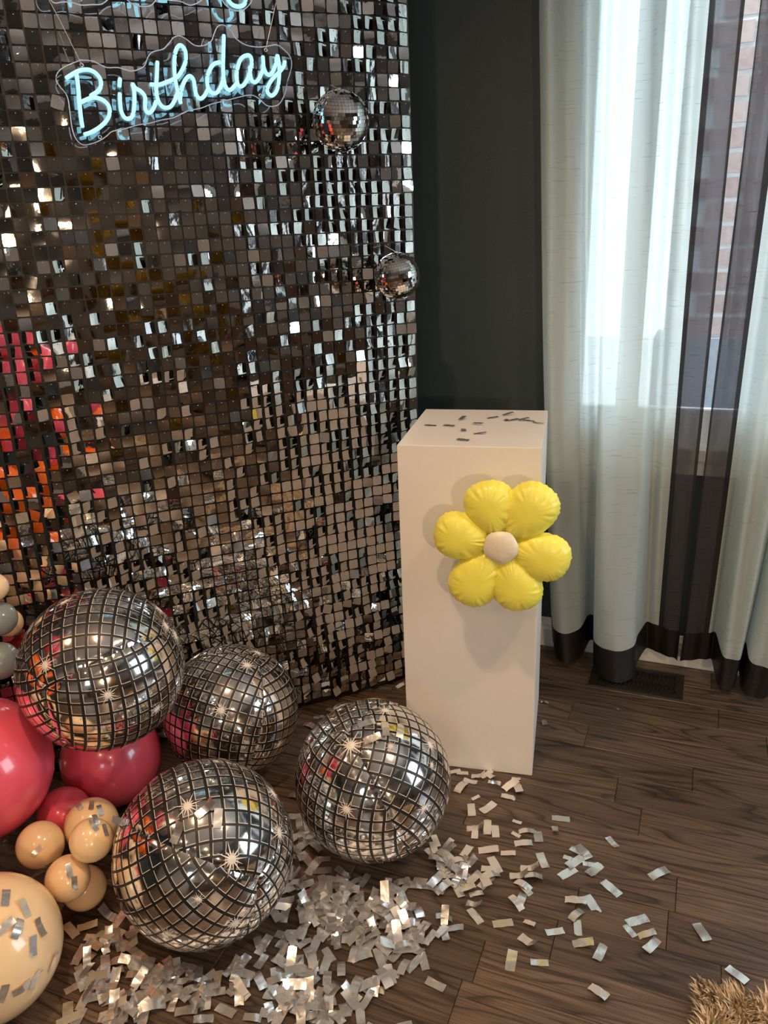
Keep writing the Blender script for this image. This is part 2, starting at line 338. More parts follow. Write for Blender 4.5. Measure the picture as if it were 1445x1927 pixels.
q = MB()
for a, c in (((XR - .018, RY0 - .065, RZ0 - .065), (XR, RY0, RZ1 + .065)), ((XR - .018, RY1, RZ0 - .065), (XR, RY1 + .065, RZ1 + .065)), ((XR - .018, RY0, RZ1), (XR, RY1, RZ1 + .065)), ((XR - .03, RY0 - .08, RZ0 - .05), (XR + .09, RY1 + .08, RZ0))): q.box(a, c)
w3 = struct('added_window', q.me('added_window', [M_white])); q = MB()  # unseen window, put in for its daylight
for a, c in ((RY0, RY0 + .04), (RY1 - .04, RY1), ((RY0 + RY1) / 2 - .025, (RY0 + RY1) / 2 + .025)): q.box((XR + .05, a, RZ0), (XR + .09, c, RZ1))
for a, c in ((RZ0, RZ0 + .05), (RZ1 - .04, RZ1)): q.box((XR + .05, RY0, a), (XR + .09, RY1, c))
q = put('window_sash', q.me('window_sash', [M_white]), w3); g = MB(); g.box((XR + .068, RY0 + .02, RZ0 + .02), (XR + .072, RY1 - .02, RZ1 - .02)); put('glass_pane', g.me('glass_pane', [M_glass]), q)

# outside: brick pier and ground
pier = thing('brick_pier', 'pink-red brick pier outside the window, seen through the gap between the curtains', 'brickwork', (0, 3.02, -.3))
b = MB(); b.box((-.14, .004, 0), (.46, .2, 2.9)); put('mortar_core', b.me('mortar_core', [M_mortar]), pier)
b = MB(); b.box((-.17, -.03, 0), (.49, .2, 1.235)); put('stucco_base', b.me('stucco_base', [M_conc]), pier)
bk = MB(); bk.box((-.0965, .004, 0), (.0965, .09, .060)); bme = bk.me('brick', [M_brick])
for r in range(21):
    for k in range(3):
        o = put('brick', bme, pier, (-.04 + k * .2 + (.1 if r % 2 else 0) - .0, -.006 + random.uniform(-.002, .002), 1.245 + r * .075))
        if r % 2 and k == 2: o.scale = (.5, 1, 1); o.location.x -= .049
struct('ground_outside', mesh('ground_outside', [(-9, -9, -.3), (9, -9, -.3), (9, 12, -.3), (-9, 12, -.3)], [(0, 1, 2, 3)], [M_snow]))

# ceiling lights
for x, y, z, e in SPOTS:
    t = thing('ceiling_light', 'round recessed warm ceiling spotlight with a white ring', 'light', (x, y, ZC), 'recessed ceiling spotlights')
    q = MB(); q.lathe([(.045, -.012), (.065, -.012), (.07, 0), (.045, 0)], 24); put('trim_ring', q.me('trim_ring', [M_white], True), t)
    q = MB(); q.lathe([(.0, -.004), (.045, -.004)], 24); put('bulb', q.me('bulb', [M_bulb]), t)

# ------------------------------------------------------------------ shimmer wall
S0 = Vector((-.7458 * 1.35, 1.3243 * 1.35, 0)); SD = Vector((1, 1, 0)).normalized(); SN = Vector((1, -1, 0)).normalized()
SMIN, SMAX, SZ1, P = -1.25, .378, 2.22, .0300
def sdisp(s, z):
    k = max(0, 1 - z / .55); return .030 * k * k * (3 - 2 * k) * (.6 + .4 * math.sin(s * 6 + 1)) + .004 * math.sin(s * 9 + z * 3)
def spt(s, z, off=0): return S0 + SD * s + Vector((0, 0, z)) + SN * (sdisp(s, z) + off)
shim = thing('shimmer_wall', 'tall silver sequin backdrop panel behind the balloons, set across the corner', 'backdrop', tuple(S0))
inv = Matrix.Translation(-S0)
vs, fs = [], []; ns_, nz_ = 55, 75
for j in range(nz_ + 1):
    for i in range(ns_ + 1):
        s = SMIN + (SMAX + .004 - SMIN) * i / ns_; z = .006 + (SZ1 - .006) * j / nz_
        vs.append(spt(s, z, -.008) - S0)
nn = len(vs)
for j in range(nz_ + 1):
    for i in range(ns_ + 1):
        s = SMIN + (SMAX + .004 - SMIN) * i / ns_; z = .006 + (SZ1 - .006) * j / nz_
        vs.append(spt(s, z, -.014) - S0)
for j in range(nz_):
    for i in range(ns_):
        a = j * (ns_ + 1) + i; fs.append((a, a + 1, a + ns_ + 2, a + ns_ + 1)); fs.append((nn + a, nn + a + ns_ + 1, nn + a + ns_ + 2, nn + a + 1))
for j in range(nz_):
    a = j * (ns_ + 1) + ns_; fs.append((a, nn + a, nn + a + ns_ + 1, a + ns_ + 1)); a = j * (ns_ + 1); fs.append((a, a + ns_ + 1, nn + a + ns_ + 1, nn + a))
put('backing_grid', mesh('backing_grid', vs, fs, [M_black]), shim)
q = MB(); A0 = spt(SMIN, 0) - S0; A1 = spt(SMAX, 0) - S0
for s in (SMIN + .03, (SMIN + SMAX) / 2, SMAX - .03):
    c = SD * s - SN * .045; q.tube([c + Vector((0, 0, .0)), c + Vector((0, 0, SZ1))], .012, 8)
for z in (.3, SZ1 - .02): q.tube([SD * (SMIN + .03) - SN * .045 + Vector((0, 0, z)), SD * (SMAX - .03) - SN * .045 + Vector((0, 0, z))], .011, 8)
put('stand_frame', q.me('stand_frame', [M_black], True), shim)

def sequin_geo(kx, ky, kt, wob=0):
    # hangs from its clip at the top centre; x right, z up, y out (towards viewer = -y)
    h = .0135; vs = []; fs = []
    g = [-1, -.35, .35, 1]
    for j, zz in enumerate(g):
        for i, xx in enumerate(g):
            x, z = xx * h, zz * h
            if abs(xx) == 1 and abs(zz) == 1: x *= .95; z *= .95
            u, v = xx, zz
            y = -(kx * u * u + ky * v * v + kt * u * v + wob * math.sin(3 * u + 2 * v + kx * 900)) * .001
            vs.append(Vector((x, y, z - h + .0035)))
    for j in range(3):
        for i in range(3): a = j * 4 + i; fs.append((a, a + 1, a + 5, a + 4))
    m = [0] * 9; b = len(vs); n = 6
    for rr, yy in ((.0011, -.0004), (.0011, -.0011), (.0004, -.0016)):
        vs += [Vector((rr * math.cos(2 * PI * k / n), yy, rr * math.sin(2 * PI * k / n))) for k in range(n)]
    for l in range(2):
        for k in range(n): fs.append((b + l * n + k, b + l * n + (k + 1) % n, b + (l + 1) * n + (k + 1) % n, b + (l + 1) * n + k)); m.append(1)
    fs.append(tuple(b + 2 * n + k for k in range(n))); m.append(1)
    return vs, fs, m
rq = random.Random(11)
def variant(low):
    c = .0
    return sequin_geo(rq.gauss(0, .22 if low else .13), rq.gauss(0, .22 if low else .15), rq.gauss(0, .08), rq.random() * (.35 if low else .05))
VAR = [sequin_geo(rq.gauss(0, .13), rq.gauss(0, .15), rq.gauss(0, .1), rq.random() * .05) for _ in range(14)]
VME = [mesh('sequin', v, f, [M_mirror, M_stud], True, m) for v, f, m in VAR]
base_rot = Matrix((SD, -SN, Vector((0, 0, 1)))).transposed()   # columns: x->SD, y->-SN, z up
cells = []
ncol = int((SMAX - SMIN) / P); nrow = int((SZ1 - .02) / P)
for j in range(nrow):
    for i in range(ncol):
        s = SMAX - (i + .5) * P; z = .010 + (j + .5) * P + P * .35
        n1 = noise.noise(Vector((s * 5, z * 3.2, 3))); n2 = noise.noise(Vector((s * 2.0, z * 7, 9)))
        pr = .36 + .46 * min(1, max(0, (s + .15) * 2.8)) + .6 * n1
        lf = s < -.575 + .05 * n2 and .40 < z < 1.22; pl_ = .12 + .3 * n2
        if s < -.62 and z < 1.3: pr *= .15
        elif z > 1.3 and s < -.1: pr *= .22; pl_ *= .4
        elif z < .75: pr *= .8
        elif s < -.1: pr *= .55
        r = rq.random(); yaw = rq.gauss(0, .9); pit = rq.gauss(-.3, 2.0); rol = rq.gauss(0, .8)
        if rq.random() < .30: yaw += rq.gauss(0, 5); pit += rq.gauss(0, 6)
        if r < pr: yaw = 27 - (s + .13) * 20 + rq.uniform(-7, 8)
        elif r < pr + pl_ * .5: yaw = -rq.uniform(14, 34)
        if lf and rq.random() < .82:
            P0 = spt(s, z); dv = (P0 - CAM); gv = Vector((-1.63, .52, 0)) - P0; dv.z = gv.z = 0; hv = gv.normalized() - dv.normalized()
            yaw = math.degrees(math.atan2(hv.y, hv.x)) + 45 + rq.gauss(0, 4)
        if rq.random() < .02: rol = rq.uniform(-20, 20)
        if z < .42: k = 1 - z / .42; yaw += rq.gauss(0, 10 * k); pit += rq.gauss(-3, 13 * k); rol += rq.gauss(0, 3 * k)
        tz = (sdisp(s, z + .01) - sdisp(s, z - .01)) / .02
        Mx = base_rot @ Matrix.Rotation(R_(yaw), 3, 'Z') @ Matrix.Rotation(R_(pit) + math.atan(tz), 3, 'X') @ Matrix.Rotation(R_(rol), 3, 'Y')
        off = .0015 + abs(math.sin(R_(yaw))) * .011 * .3
        L = spt(s, z + .0135 - .0035, off) - S0
        W = L + S0; cc = CR.transposed() @ (W - CAM); px = IW / 2 + FPX * cc.x / -cc.z; py = IH / 2 - FPX * cc.y / -cc.z
        vis = 16 < px < 770 and 20 < py < 1000
        cells.append((((W - CAM).length if vis else 99), s, z, Mx, L))
order = sorted(range(len(cells)), key=lambda k: cells[k][0])
single = set(order[:299]); rest = MB()
for k, (d, s, z, Mx, L) in enumerate(cells):
    if k in single:
        o = put('sequin', VME[rq.randrange(len(VME))], shim); o.matrix_local = Matrix.Translation(L) @ Mx.to_4x4()
    else:
        v, f, m = variant(z < .5); bb = len(rest.v)
        rest.v += [Mx @ a + L for a in v]; rest.f += [tuple(i + bb for i in q) for q in f]; rest.m += m
put('sequin_field', rest.me('sequin_field', [M_mirror, M_stud], True), shim, kind='stuff')

# ------------------------------------------------------------------ neon signs
def crop(pts, ox, oy, k): return [(ox + x / k, oy + y / k) for x, y in pts]
c6 = lambda p: crop(p, 100, 40, 5.5577)
c7 = lambda p: crop(p, 320, 0, 5.1607)
SIGN_P = S0 + SN * .055
def splane(x, y, off=0): return on_plane(x, y, SIGN_P + SN * off, SN)
strokes = [
 c6([(245,545),(262,700),(275,850),(290,1000),(308,1112)]),
 c6([(130,600),(200,555),(280,515),(370,508),(440,540),(490,600),(500,670),(470,730),(385,785)]),
 c6([(290,850),(360,815),(430,798),(510,820),(570,870),(592,930),(580,1000),(540,1060),(470,1120),(390,1165),(320,1187)]),
 c6([(700,590),(692,690)]),
 c6([(697,745),(700,850),(712,940),(745,1005),(790,1020),(830,990),(847,900),(850,800),(845,720),(828,655),(862,700),(920,735),(960,790),(962,860),(965,920),(985,955),(1020,950),(1055,900),(1078,830)]),
 c6([(1090,415),(1085,560),(1078,700),(1090,800),(1120,870),(1170,905),(1230,890),(1270,830),(1300,750)]),
 c6([(1010,660),(1100,665),(1180,640),(1260,605),(1310,570),(1360,490),(1388,400),(1378,300),(1330,252),(1290,290),(1268,400),(1270,550),(1290,680),(1315,780),(1335,865)]),
 c7([(95,990),(110,880),(140,790),(185,740),(225,770),(240,850),(255,920),(290,958),(335,930),(370,860)]),
 c7([(490,605),(430,620),(385,680),(360,760),(370,850),(410,905),(460,895),(500,820),(515,740)]),
 c7([(522,335),(518,500),(515,650),(522,780),(550,860),(590,872),(630,830),(655,800)]),
 c7([(795,600),(780,550),(745,538),(690,570),(655,660),(645,750),(665,830),(710,830),(755,760),(780,680),(795,600)]),
 c7([(775,640),(780,730),(800,790),(840,792),(880,730),(905,660),(900,540)]),
 c7([(905,640),(935,715),(980,720),(1020,640),(1042,530)]),
 c7([(1042,530),(1060,650),(1055,800),(1030,890),(985,930),(945,890),(960,820),(1010,750),(1070,690),(1105,640),(1115,590)]),
]
outline = c6([(285,405),(150,460),(60,520),(30,600),(70,680),(130,750),(160,830),(180,980),(200,1120),(240,1230),(310,1290),(400,1280),(500,1240),(570,1190),(620,1150),(760,1120),(880,1085),(1020,1062),(1130,1032),(1250,1010),(1340,970),(1430,925)]) + \
 c7([(90,1110),(190,1070),(300,1050),(400,1010),(520,980),(640,950),(740,925),(810,925),(870,960),(940,1022),(1010,1030),(1070,1000),(1120,900),(1145,780),(1180,660),(1175,560),(1110,480),(1040,435),(960,445),(860,455),(740,435),(640,370),(590,290),(520,240),(460,260),(425,340),(400,400),(330,440),(240,438),(150,372),(80,345),(20,372)]) + \
 c6([(1260,170),(1200,240),(1150,290),(1040,320),(990,380),(960,460),(900,500),(820,520),(750,505),(680,482),(560,482),(470,440),(400,412)])
def neon_sign(name, label, strokes, outline, holes, org):
    root = thing(name, label, 'neon sign', tuple(org))
    oc = catmull([splane(x, y) - org for x, y in outline + outline[:1]], 3)[:-1]; n = len(oc); t = SN * .005
    vs = [p_ for p_ in oc] + [p_ - t for p_ in oc]
    me = mesh('acrylic_plate', vs, [tuple(range(n)), tuple(reversed(range(n, 2 * n)))] + [(i, n + i, n + (i + 1) % n, (i + 1) % n) for i in range(n)], [M_acr, M_acre], False, [0, 0] + [1] * n)
    put('acrylic_plate', me, root)
    q = MB(); q.tube([p_ - t * .5 for p_ in oc + oc[:2]], .0011, 6, 0, False); put('plate_edge_glow', q.me('plate_edge_glow', [M_rim], True), root)  # thin rim added as the glow along the outline
    q = MB()
    for i, st in enumerate(strokes):
        pts = catmull([splane(x, y, .008) - org for x, y in st], 6)
        b = MB(); r = .0042; rr = [r * .75] + [r] * (len(pts) - 2) + [r * .75]; b.tube(pts, rr, 10)
        put('neon_tube', b.me('neon_tube', [M_neon], True), root)
        for k in range(3, len(pts) - 2, 10): q.box((-.003, -.006, -.003), (.003, .006, .003), 0, Matrix.Translation(pts[k] - SN * .006) @ base_rot.to_4x4())
    put('tube_clips', q.me('tube_clips', [M_acre]), root)
    for hx, hy in holes:
        q = MB(); q.lathe([(.0022, -.001), (.0042, -.001), (.0042, .001), (.0022, .001), (.0022, -.001)], 12, 0, Matrix.Translation(splane(hx, hy, .001) - org) @ base_rot.to_4x4() @ Matrix.Rotation(PI / 2, 4, 'X'))
        put('grommet', q.me('grommet', [M_brassy], True), root)
    return root
holes = [(153.5, 122), (500, 94), (188, 258), (490, 180)]
bs = neon_sign('neon_sign', 'ice-blue neon script sign reading Birthday on clear wavy acrylic', strokes, outline, holes, splane(330, 160))
# upper sign: only its wavy lower edge and the descender of its last letter are in view
def shift(pts, dx, dy): return [(x + dx, y + dy) for x, y in pts]
happy = [[(120, -150), (128, -90), (134, -20)], [(120, -80), (150, -92), (185, -95)], [(180, -160), (186, -95), (192, -25)],
         [(238, -60), (215, -68), (205, -45), (215, -25), (235, -35), (242, -62), (246, -30), (258, -28)],
         [(262, -66), (268, -25), (272, 0)], [(266, -50), (285, -72), (300, -52), (290, -32), (270, -30)],
         [(312, -70), (318, -30), (322, 0)], [(316, -54), (335, -76), (350, -56), (340, -36), (320, -34)],
         [(375, -82), (380, -50), (398, -45), (410, -85)], [(410, -90), (415, -50), (424, -12), (436, 8), (452, 12), (462, 2), (455, -30), (430, -50)]]
happy_out = [(88, -150), (84, -90), (88, -20), (100, 4), (118, 3), (135, 4), (153, 9), (172, 8), (192, 7), (210, -6), (232, -6), (248, 6), (262, 11), (284, 10), (298, -4), (320, 0), (340, 2), (356, 9), (370, 6), (392, -8), (412, -8), (424, 8), (436, 17), (450, 20), (464, 14), (476, -6), (478, -60), (450, -110), (380, -115), (300, -105), (220, -110), (215, -175), (160, -185)]
neon_sign('neon_sign', 'upper ice-blue neon sign whose wavy lower edge hangs above the Birthday sign', happy, happy_out, [(150, 0)], splane(280, -60))
def cord(name, label, pts, r=.0007):
    o0 = Vector(pts[0]); q = MB(); q.tube([Vector(p_) - o0 for p_ in pts], r, 6); put(name, q.me(name, [M_cord]), None, o0, label=label, category='cord')
cord('hanging_cord', 'clear line holding the left end of the Birthday sign', [splane(153.5, 121, .004), splane(112, 37, .0), splane(92, 0, .0)])
cord('hanging_cord', 'clear line holding the right end of the Birthday sign', [splane(500, 93, .004), splane(511, 43, .0), splane(519, 5, .0)])

# ------------------------------------------------------------------ small mirror balls on the shimmer wall
def disco(x, y, rpx, off, label, tilt):
    c = on_plane(x, y, S0 + SN * off, SN); r = rpx / FPX * (c - CAM).length * .985
    t = thing('mirror_ball', label, 'mirror ball', tuple(c), 'small mirror balls hung on the sequins')
    q = MB(); q.lathe([(r * .96 * math.sin(a * PI / 12), -r * .96 * math.cos(a * PI / 12)) for a in range(13)], 24); put('ball_core', q.me('ball_core', [M_grout], True), t)
    q = MB(); nr = 27; rr = random.Random(int(x))
    T = Matrix.Rotation(R_(tilt), 4, 'Y') @ Matrix.Rotation(R_(10), 4, 'X')
    for j in range(1, nr):
        th = PI * (j + .0) / nr; rad = math.sin(th); n = max(4, int(round(2 * PI * rad * r / (PI * r / nr))))
        for k in range(n):
            ph = 2 * PI * (k + .5 * (j % 2)) / n; hw = PI / nr * .46
            c0 = Vector((math.sin(th) * math.cos(ph), math.sin(th) * math.sin(ph), math.cos(th)))
            a = Vector((-math.sin(ph), math.cos(ph), 0)); b_ = c0.cross(a)
            nrm = (c0 + Vector((rr.gauss(0, .035), rr.gauss(0, .035), rr.gauss(0, .035)))).normalized()
            a = (a - nrm * a.dot(nrm)).normalized(); b_ = nrm.cross(a); W_ = r * PI * rad / n * .93; H_ = r * hw
            q.add([T @ (c0 * r * .985 + a * W_ * i + b_ * H_ * l) for i, l in ((-1, -1), (1, -1), (1, 1), (-1, 1))], [(0, 1, 2, 3)])
            bb = len(q.v)
            q.add([T @ (c0 * r * .955 + a * W_ * i + b_ * H_ * l) for i, l in ((-1, -1), (1, -1), (1, 1), (-1, 1))], [], 0)
            for e in range(4): q.f.append((bb - 4 + e, bb + e, bb + (e + 1) % 4, bb - 4 + (e + 1) % 4)); q.m.append(0)
    put('mirror_tiles', q.me('mirror_tiles', [M_tile]), t, kind='stuff')
    q = MB(); q.lathe([(.006, r * .97), (.006, r * 1.03), (.002, r * 1.04)], 12); put('hanging_cap', q.me('hanging_cap', [M_brassy], True), t)
    return c, r
c1_, r1_ = disco(641, 228, 49, .075, 'small mirror ball hanging by the shimmer wall, just right of the Birthday sign', 8)
c2_, r2_ = disco(747, 520, 42, .068, 'small mirror ball hanging at the right edge of the shimmer wall, above the pedestal', -6)
cord('hanging_cord', 'clear line from which the upper small mirror ball hangs', [c1_ + Vector((0, 0, r1_)), on_plane(622, 160, S0 + SN * .004, SN)])
cord('hanging_cord', 'clear line from which the lower small mirror ball hangs', [c2_ + Vector((0, 0, r2_)), on_plane(724, 462, S0 + SN * .004, SN)])

# ------------------------------------------------------------------ foil disco ball balloons
def tetra_frame(c, p1, p2):
    v1 = (on_sphere(*p1, c[0], c[1]) - c[0]).normalized(); b2 = on_sphere(*p2, c[0], c[1]); v2 = ((b2 if b2 else c[0] + CR @ Vector((0, -1, 0))) - c[0]).normalized()
    e = (v2 - v1 * v1.dot(v2)).normalized(); f = v1.cross(e); ang = math.acos(-1 / 3); V = [v1]
    for k in range(3): V.append(v1 * math.cos(ang) + (e * math.cos(2 * PI * k / 3) + f * math.sin(2 * PI * k / 3)) * math.sin(ang))
    return V
def starburst(q, d, r, size, rr):
    a = d.cross(Vector((.3, .5, .8))).normalized(); b_ = d.cross(a); n = 14; pts = []
    ph0 = rr.random() * 6
    for k in range(2 * n):
        ph = ph0 + PI * k / n; l = (size * rr.uniform(.55, 1.0) if k % 4 else size * 1.25) if k % 2 == 0 else size * .26
        pts.append((d * 1.006 + (a * math.cos(ph) + b_ * math.sin(ph)) * l).normalized() * r * 1.006)
    q.add([d * r * 1.012] + pts, [(0, 1 + k, 1 + (k + 1) % (2 * n)) for k in range(2 * n)])
def foil_ball(c, r, p1, p2, rots, stars, label, seed):
    c = Vector(c); V = tetra_frame((c, r), p1, p2); rr = random.Random(seed)
    t = thing('disco_ball_balloon', label, 'foil balloon', (c.x, c.y, c.z - r), 'foil disco ball balloons'); up = Vector((0, 0, r))
    n = 52; cell = .150
    faces = [(0, 1, 2), (0, 2, 3), (0, 3, 1), (1, 3, 2)]
    for fi, (ia, ib, ic) in enumerate(faces):
        A, B, D = V[ia], V[ib], V[ic]; ctr = (A + B + D).normalized(); gx = CR @ Vector((math.cos(R_(rots[fi])), math.sin(R_(rots[fi])), 0)); ax = (gx - ctr * ctr.dot(gx)).normalized(); ay = ctr.cross(ax); ro = 0
        idx = {}; vs = []; uvp = []
        edges = [((A, B)), ((B, D)), ((D, A))]; E = []
        for a, b_ in edges:
            m = (a + b_).normalized(); nn_ = m.cross((b_ - a).normalized()).normalized()
            if nn_.dot(ctr) < 0: nn_ = -nn_
            E.append((nn_, m, (b_ - a).normalized() if (a - b_).x > (0) else (a - b_).normalized()))
        for i in range(n + 1):
            for j in range(n + 1 - i):
                k = n - i - j; wq = [math.sin(x / n * 1.9106) for x in (i, j, k)]
                p_ = (A * wq[0] + B * wq[1] + D * wq[2]).normalized()
                best = min(E, key=lambda e: abs(p_.dot(e[0]))); e_ = abs(math.asin(max(-1, min(1, p_.dot(best[0]))))); tt = math.atan2(p_.dot(best[2]), p_.dot(best[1]))
                dsp = -.022 * math.exp(-e_ / .045) + .0060 * math.exp(-e_ / .10) * math.sin(tt * 46 + 3 * math.sin(tt * 11) + seed) + .0030 * math.exp(-e_ / .18) * math.sin(tt * 19 + seed * 2)
                vs.append(p_ * r * (1 + dsp) + up)
                th = math.acos(max(-1, min(1, p_.dot(ctr)))); x_, y_ = p_.dot(ax), p_.dot(ay); l = math.hypot(x_, y_) or 1; x_, y_ = x_ / l * th, y_ / l * th
                uvp.append(((x_ * math.cos(ro) - y_ * math.sin(ro)) / cell + 20.4, (x_ * math.sin(ro) + y_ * math.cos(ro)) / cell + 20.3)); idx[i, j] = len(vs) - 1
        fs = []
        for i in range(n):
            for j in range(n - i):
                fs.append((idx[i, j], idx[i + 1, j], idx[i, j + 1]))
                if j < n - i - 1: fs.append((idx[i + 1, j], idx[i + 1, j + 1], idx[i, j + 1]))
        # outward winding
        a, b_, d_ = [vs[q] - up for q in fs[0]]
        if (b_ - a).cross(d_ - a).dot(a) < 0: fs = [tuple(reversed(f)) for f in fs]
        me = mesh('foil_panel', vs, fs, [M_foil], True, None, [uvp[q] for f in fs for q in f]); put('foil_panel', me, t)
    for sx, sy, sz in stars:
        h = on_sphere(sx, sy, c, r)
        if not h: continue
        q = MB(); starburst(q, (h - c).normalized(), r, sz, rr); q.v = [v + up for v in q.v]; put('star_print', q.me('star_print', [M_star]), t)
    for k in range(5):
        d = Vector((rr.uniform(-1, 1), rr.uniform(.2, 1), rr.uniform(-.6, 1))).normalized()
        q = MB(); starburst(q, d, r, .13, rr); q.v = [v + up for v in q.v]; put('star_print', q.me('star_print', [M_star]), t)
    q = MB(); d = V[3]; s_ = d.cross(Vector((0, 0, 1))).normalized() * .012; q.add([d * r * .97 + up - s_, d * r * .97 + up + s_, d * r * 1.12 + up + s_ * .8, d * r * 1.12 + up - s_ * .8], [(0, 1, 2, 3)])
    put('filler_tab', q.me('filler_tab', [M_conf]), t)
B1 = ((-1.167, 1.142, .460), .177); B2 = ((-1.056, 1.437, .180), .173); B3 = ((-.606, 1.3157, .1765), .1765); B4 = ((-.843, .9997, .179), .179)
foil_ball(*B1, (83, 1298), (313, 1190), (25, 50, -12, 0), [(85, 1252, .13), (203, 1308, .11), (295, 1334, .10), (312, 1178, .12), (122, 1133, .10)], 'silver foil disco ball balloon resting on top of the dark pink balloon', 3)
foil_ball(*B2, (480, 1234), (468, 1440), (18, 40, -15, 45), [(465, 1252, .13), (416, 1337, .13), (525, 1400, .09)], 'silver foil disco ball balloon lowest against the shimmer wall, behind two others', 5)
foil_ball(*B3, (653, 1372), (765, 1600), (45, 15, 0, 30), [(660, 1403, .17), (725, 1337, .13), (652, 1523, .12), (797, 1521, .10), (809, 1402, .13), (735, 1405, .08), (812, 1440, .07)], 'silver foil disco ball balloon on the floor nearest the white pedestal', 8)
foil_ball(*B4, (487, 1655), (214, 1548), (-8, 50, 41, 60), [(353, 1517, .14), (436, 1617, .15), (373, 1692, .07), (525, 1567, .13), (442, 1737, .12), (316, 1757, .10)], 'silver foil disco ball balloon on the floor beside the small peach balloons', 13)

# ------------------------------------------------------------------ latex balloons
def balloon(c, r, m, label, group, axis=(0, 0, -1), stretch=1.08, knot=True):
    c = Vector(c); ax = Vector(axis).normalized(); rot = ax.to_track_quat('Z', 'Y').to_matrix().to_4x4()
    t = thing('balloon', label, 'balloon', tuple(c), group); t.matrix_world = Matrix.Translation(c) @ rot
    prof = []
    for k in range(25):
        a = PI * k / 24; rr = math.sin(a); z = -math.cos(a)
        z *= stretch if z > 0 else 1.0; rr *= 1 - .06 * max(0, z) ** 2
        prof.append((max(rr * r, .0001), z * r))
    zt = prof[-1][1]; q = MB(); q.lathe(prof[:-1] + [(r * .05, zt + r * .02)], 36); put('balloon_skin', q.me('balloon_skin', [m], True), t)
    if knot:
        q = MB(); k = r; q.lathe([(k * .05, zt + k * .0), (k * .045, zt + k * .05), (k * .075, zt + k * .08), (k * .07, zt + k * .12), (k * .04, zt + k * .13), (k * .11, zt + k * .19), (k * .10, zt + k * .2)], 14); put('knot', q.me('knot', [m], True), t)
    return c, r
GL = 'balloon garland at the left of the shimmer wall'
VB = [
 ('PB', (-1.381, .960, .276), .156, M_pink, 'large glossy pink balloon in front, lower left of the top disco ball balloon', (-.7, .3, -.6), 1.02),
 ('PK', (-1.284, 1.22, .126), .122, M_pink, 'dark pink balloon on the floor underneath the top disco ball balloon', (-.6, .6, .3), 1.05),
 ('PS', (-1.26, 1.058, .116), .060, M_pink, 'small pink balloon wedged above the peach cluster', (-.5, .2, -.5), 1.05),
 ('GA', (-1.456, 1.152, .531), .039, M_gray, 'upper small grey balloon left of the top disco ball balloon', (-1, 0, 0), 1.05),
 ('GB', (-1.435, 1.108, .449), .043, M_gray, 'lower small grey balloon left of the top disco ball balloon', (-1, 0, -.2), 1.05),
 ('PT', (-1.45, 1.148, .616), .0324, M_peach, 'tiny peach balloon above the two grey balloons', (-1, 0, .2), 1.05),
 ('PU', (-1.50, 1.205, .50), .034, M_peach, 'small peach balloon half hidden behind the two grey balloons', (-1, 0, 0), 1.05),
 ('RD', (-1.50, 1.24, .42), .038, M_red, 'dark red balloon glimpsed behind the grey balloons', (-1, 0, 0), 1.05),
 ('k1', (-1.168, 1.017, .136), .058, M_peach, 'peach balloon with foil confetti at the top of the small cluster', (-.3, -.3, -.6), 1.05),
 ('k2', (-1.205, .925, .151), .048, M_peach, 'peach balloon at the left of the small cluster', (.5, .2, -.5), 1.05),
 ('k3', (-1.064, .921, .200), .043, M_peach, 'peach balloon at the right of the small cluster', (-.5, .4, -.5), 1.05),
 ('k4', (-1.096, .863, .142), .044, M_peach, 'peach balloon with a dark foil strip in the middle of the small cluster', (-.2, .6, .3), 1.05),
 ('k5', (-1.124, .936, .048), .046, M_peach, 'lowest small peach balloon, touching the floor', (-.3, -.2, .5), 1.05),
 ('kb', (-1.118, .722, .131), .130, M_peach, 'large peach balloon in the bottom left corner of the view', (-.8, .2, .3), 1.0),
 ('kc', (-1.31, .80, .075), .070, M_peach, 'medium peach balloon under the large pink balloon', (-.8, .2, .3), 1.0)]
garl = [(-1.62, .74, .62, .12, 'o'), (-1.58, .50, .56, .12, 'o'), (-1.60, .50, .84, .13, 'k'), (-1.62, .72, 1.02, .14, 'k'), (-1.58, .45, 1.12, .12, 'k'), (-1.56, .66, .36, .11, 'c'), (-1.60, .42, .32, .12, 'c'),
        (-1.72, .60, 1.40, .13, 'k'), (-1.62, .40, 1.38, .10, 'c'), (-1.76, .70, 1.75, .14, 'g'), (-1.85, .50, 2.0, .14, 'k'), (-1.50, .32, 1.0, .07, 'g'), (-1.65, .2, .15, .14, 'k'), (-1.45, .40, .12, .11, 'c'), (-1.85, .25, .9, .14, 'k'), (-1.78, .15, 1.2, .12, 'c'), (-1.60, .22, .66, .12, 'o')]
nm = dict(o=(M_orange, 'orange'), k=(M_pink, 'pink'), c=(M_peach, 'peach'), g=(M_gray, 'grey'))
SP = [[Vector(b_[0]), b_[1] * 1.03, 0.0] for b_ in (B1, B2, B3, B4)] + [[Vector(v[1]), v[2] * 1.03, .25] for v in VB] + [[Vector(g[:3]), g[3] * 1.06, 1.0] for g in garl]
for it in range(300):
    for i in range(len(SP)):
        for j in range(i):
            d = SP[i][0] - SP[j][0]; o_ = SP[i][1] + SP[j][1] - d.length; wt = SP[i][2] + SP[j][2]
            if o_ > 0 and wt > 0: d = d.normalized() * o_; SP[i][0] += d * SP[i][2] / wt; SP[j][0] -= d * SP[j][2] / wt
        c, r, wt = SP[i]
        if wt == 0: continue
        c.z = max(c.z, r)
        gap = (c.x - c.y + 2.795) / 1.4142 - r - (.045 if c.z < .8 else .03)
        if gap < 0: c += SN * (-gap)
        if wt == 1.0:
            ov = c.x + 1.21 * c.y + 1.75 * r + .02
            if ov > 0: c += Vector((-1, -1.21, 0)) * ov / 2.46
            c.x = max(c.x, XL + r + .03)
BAL = {}
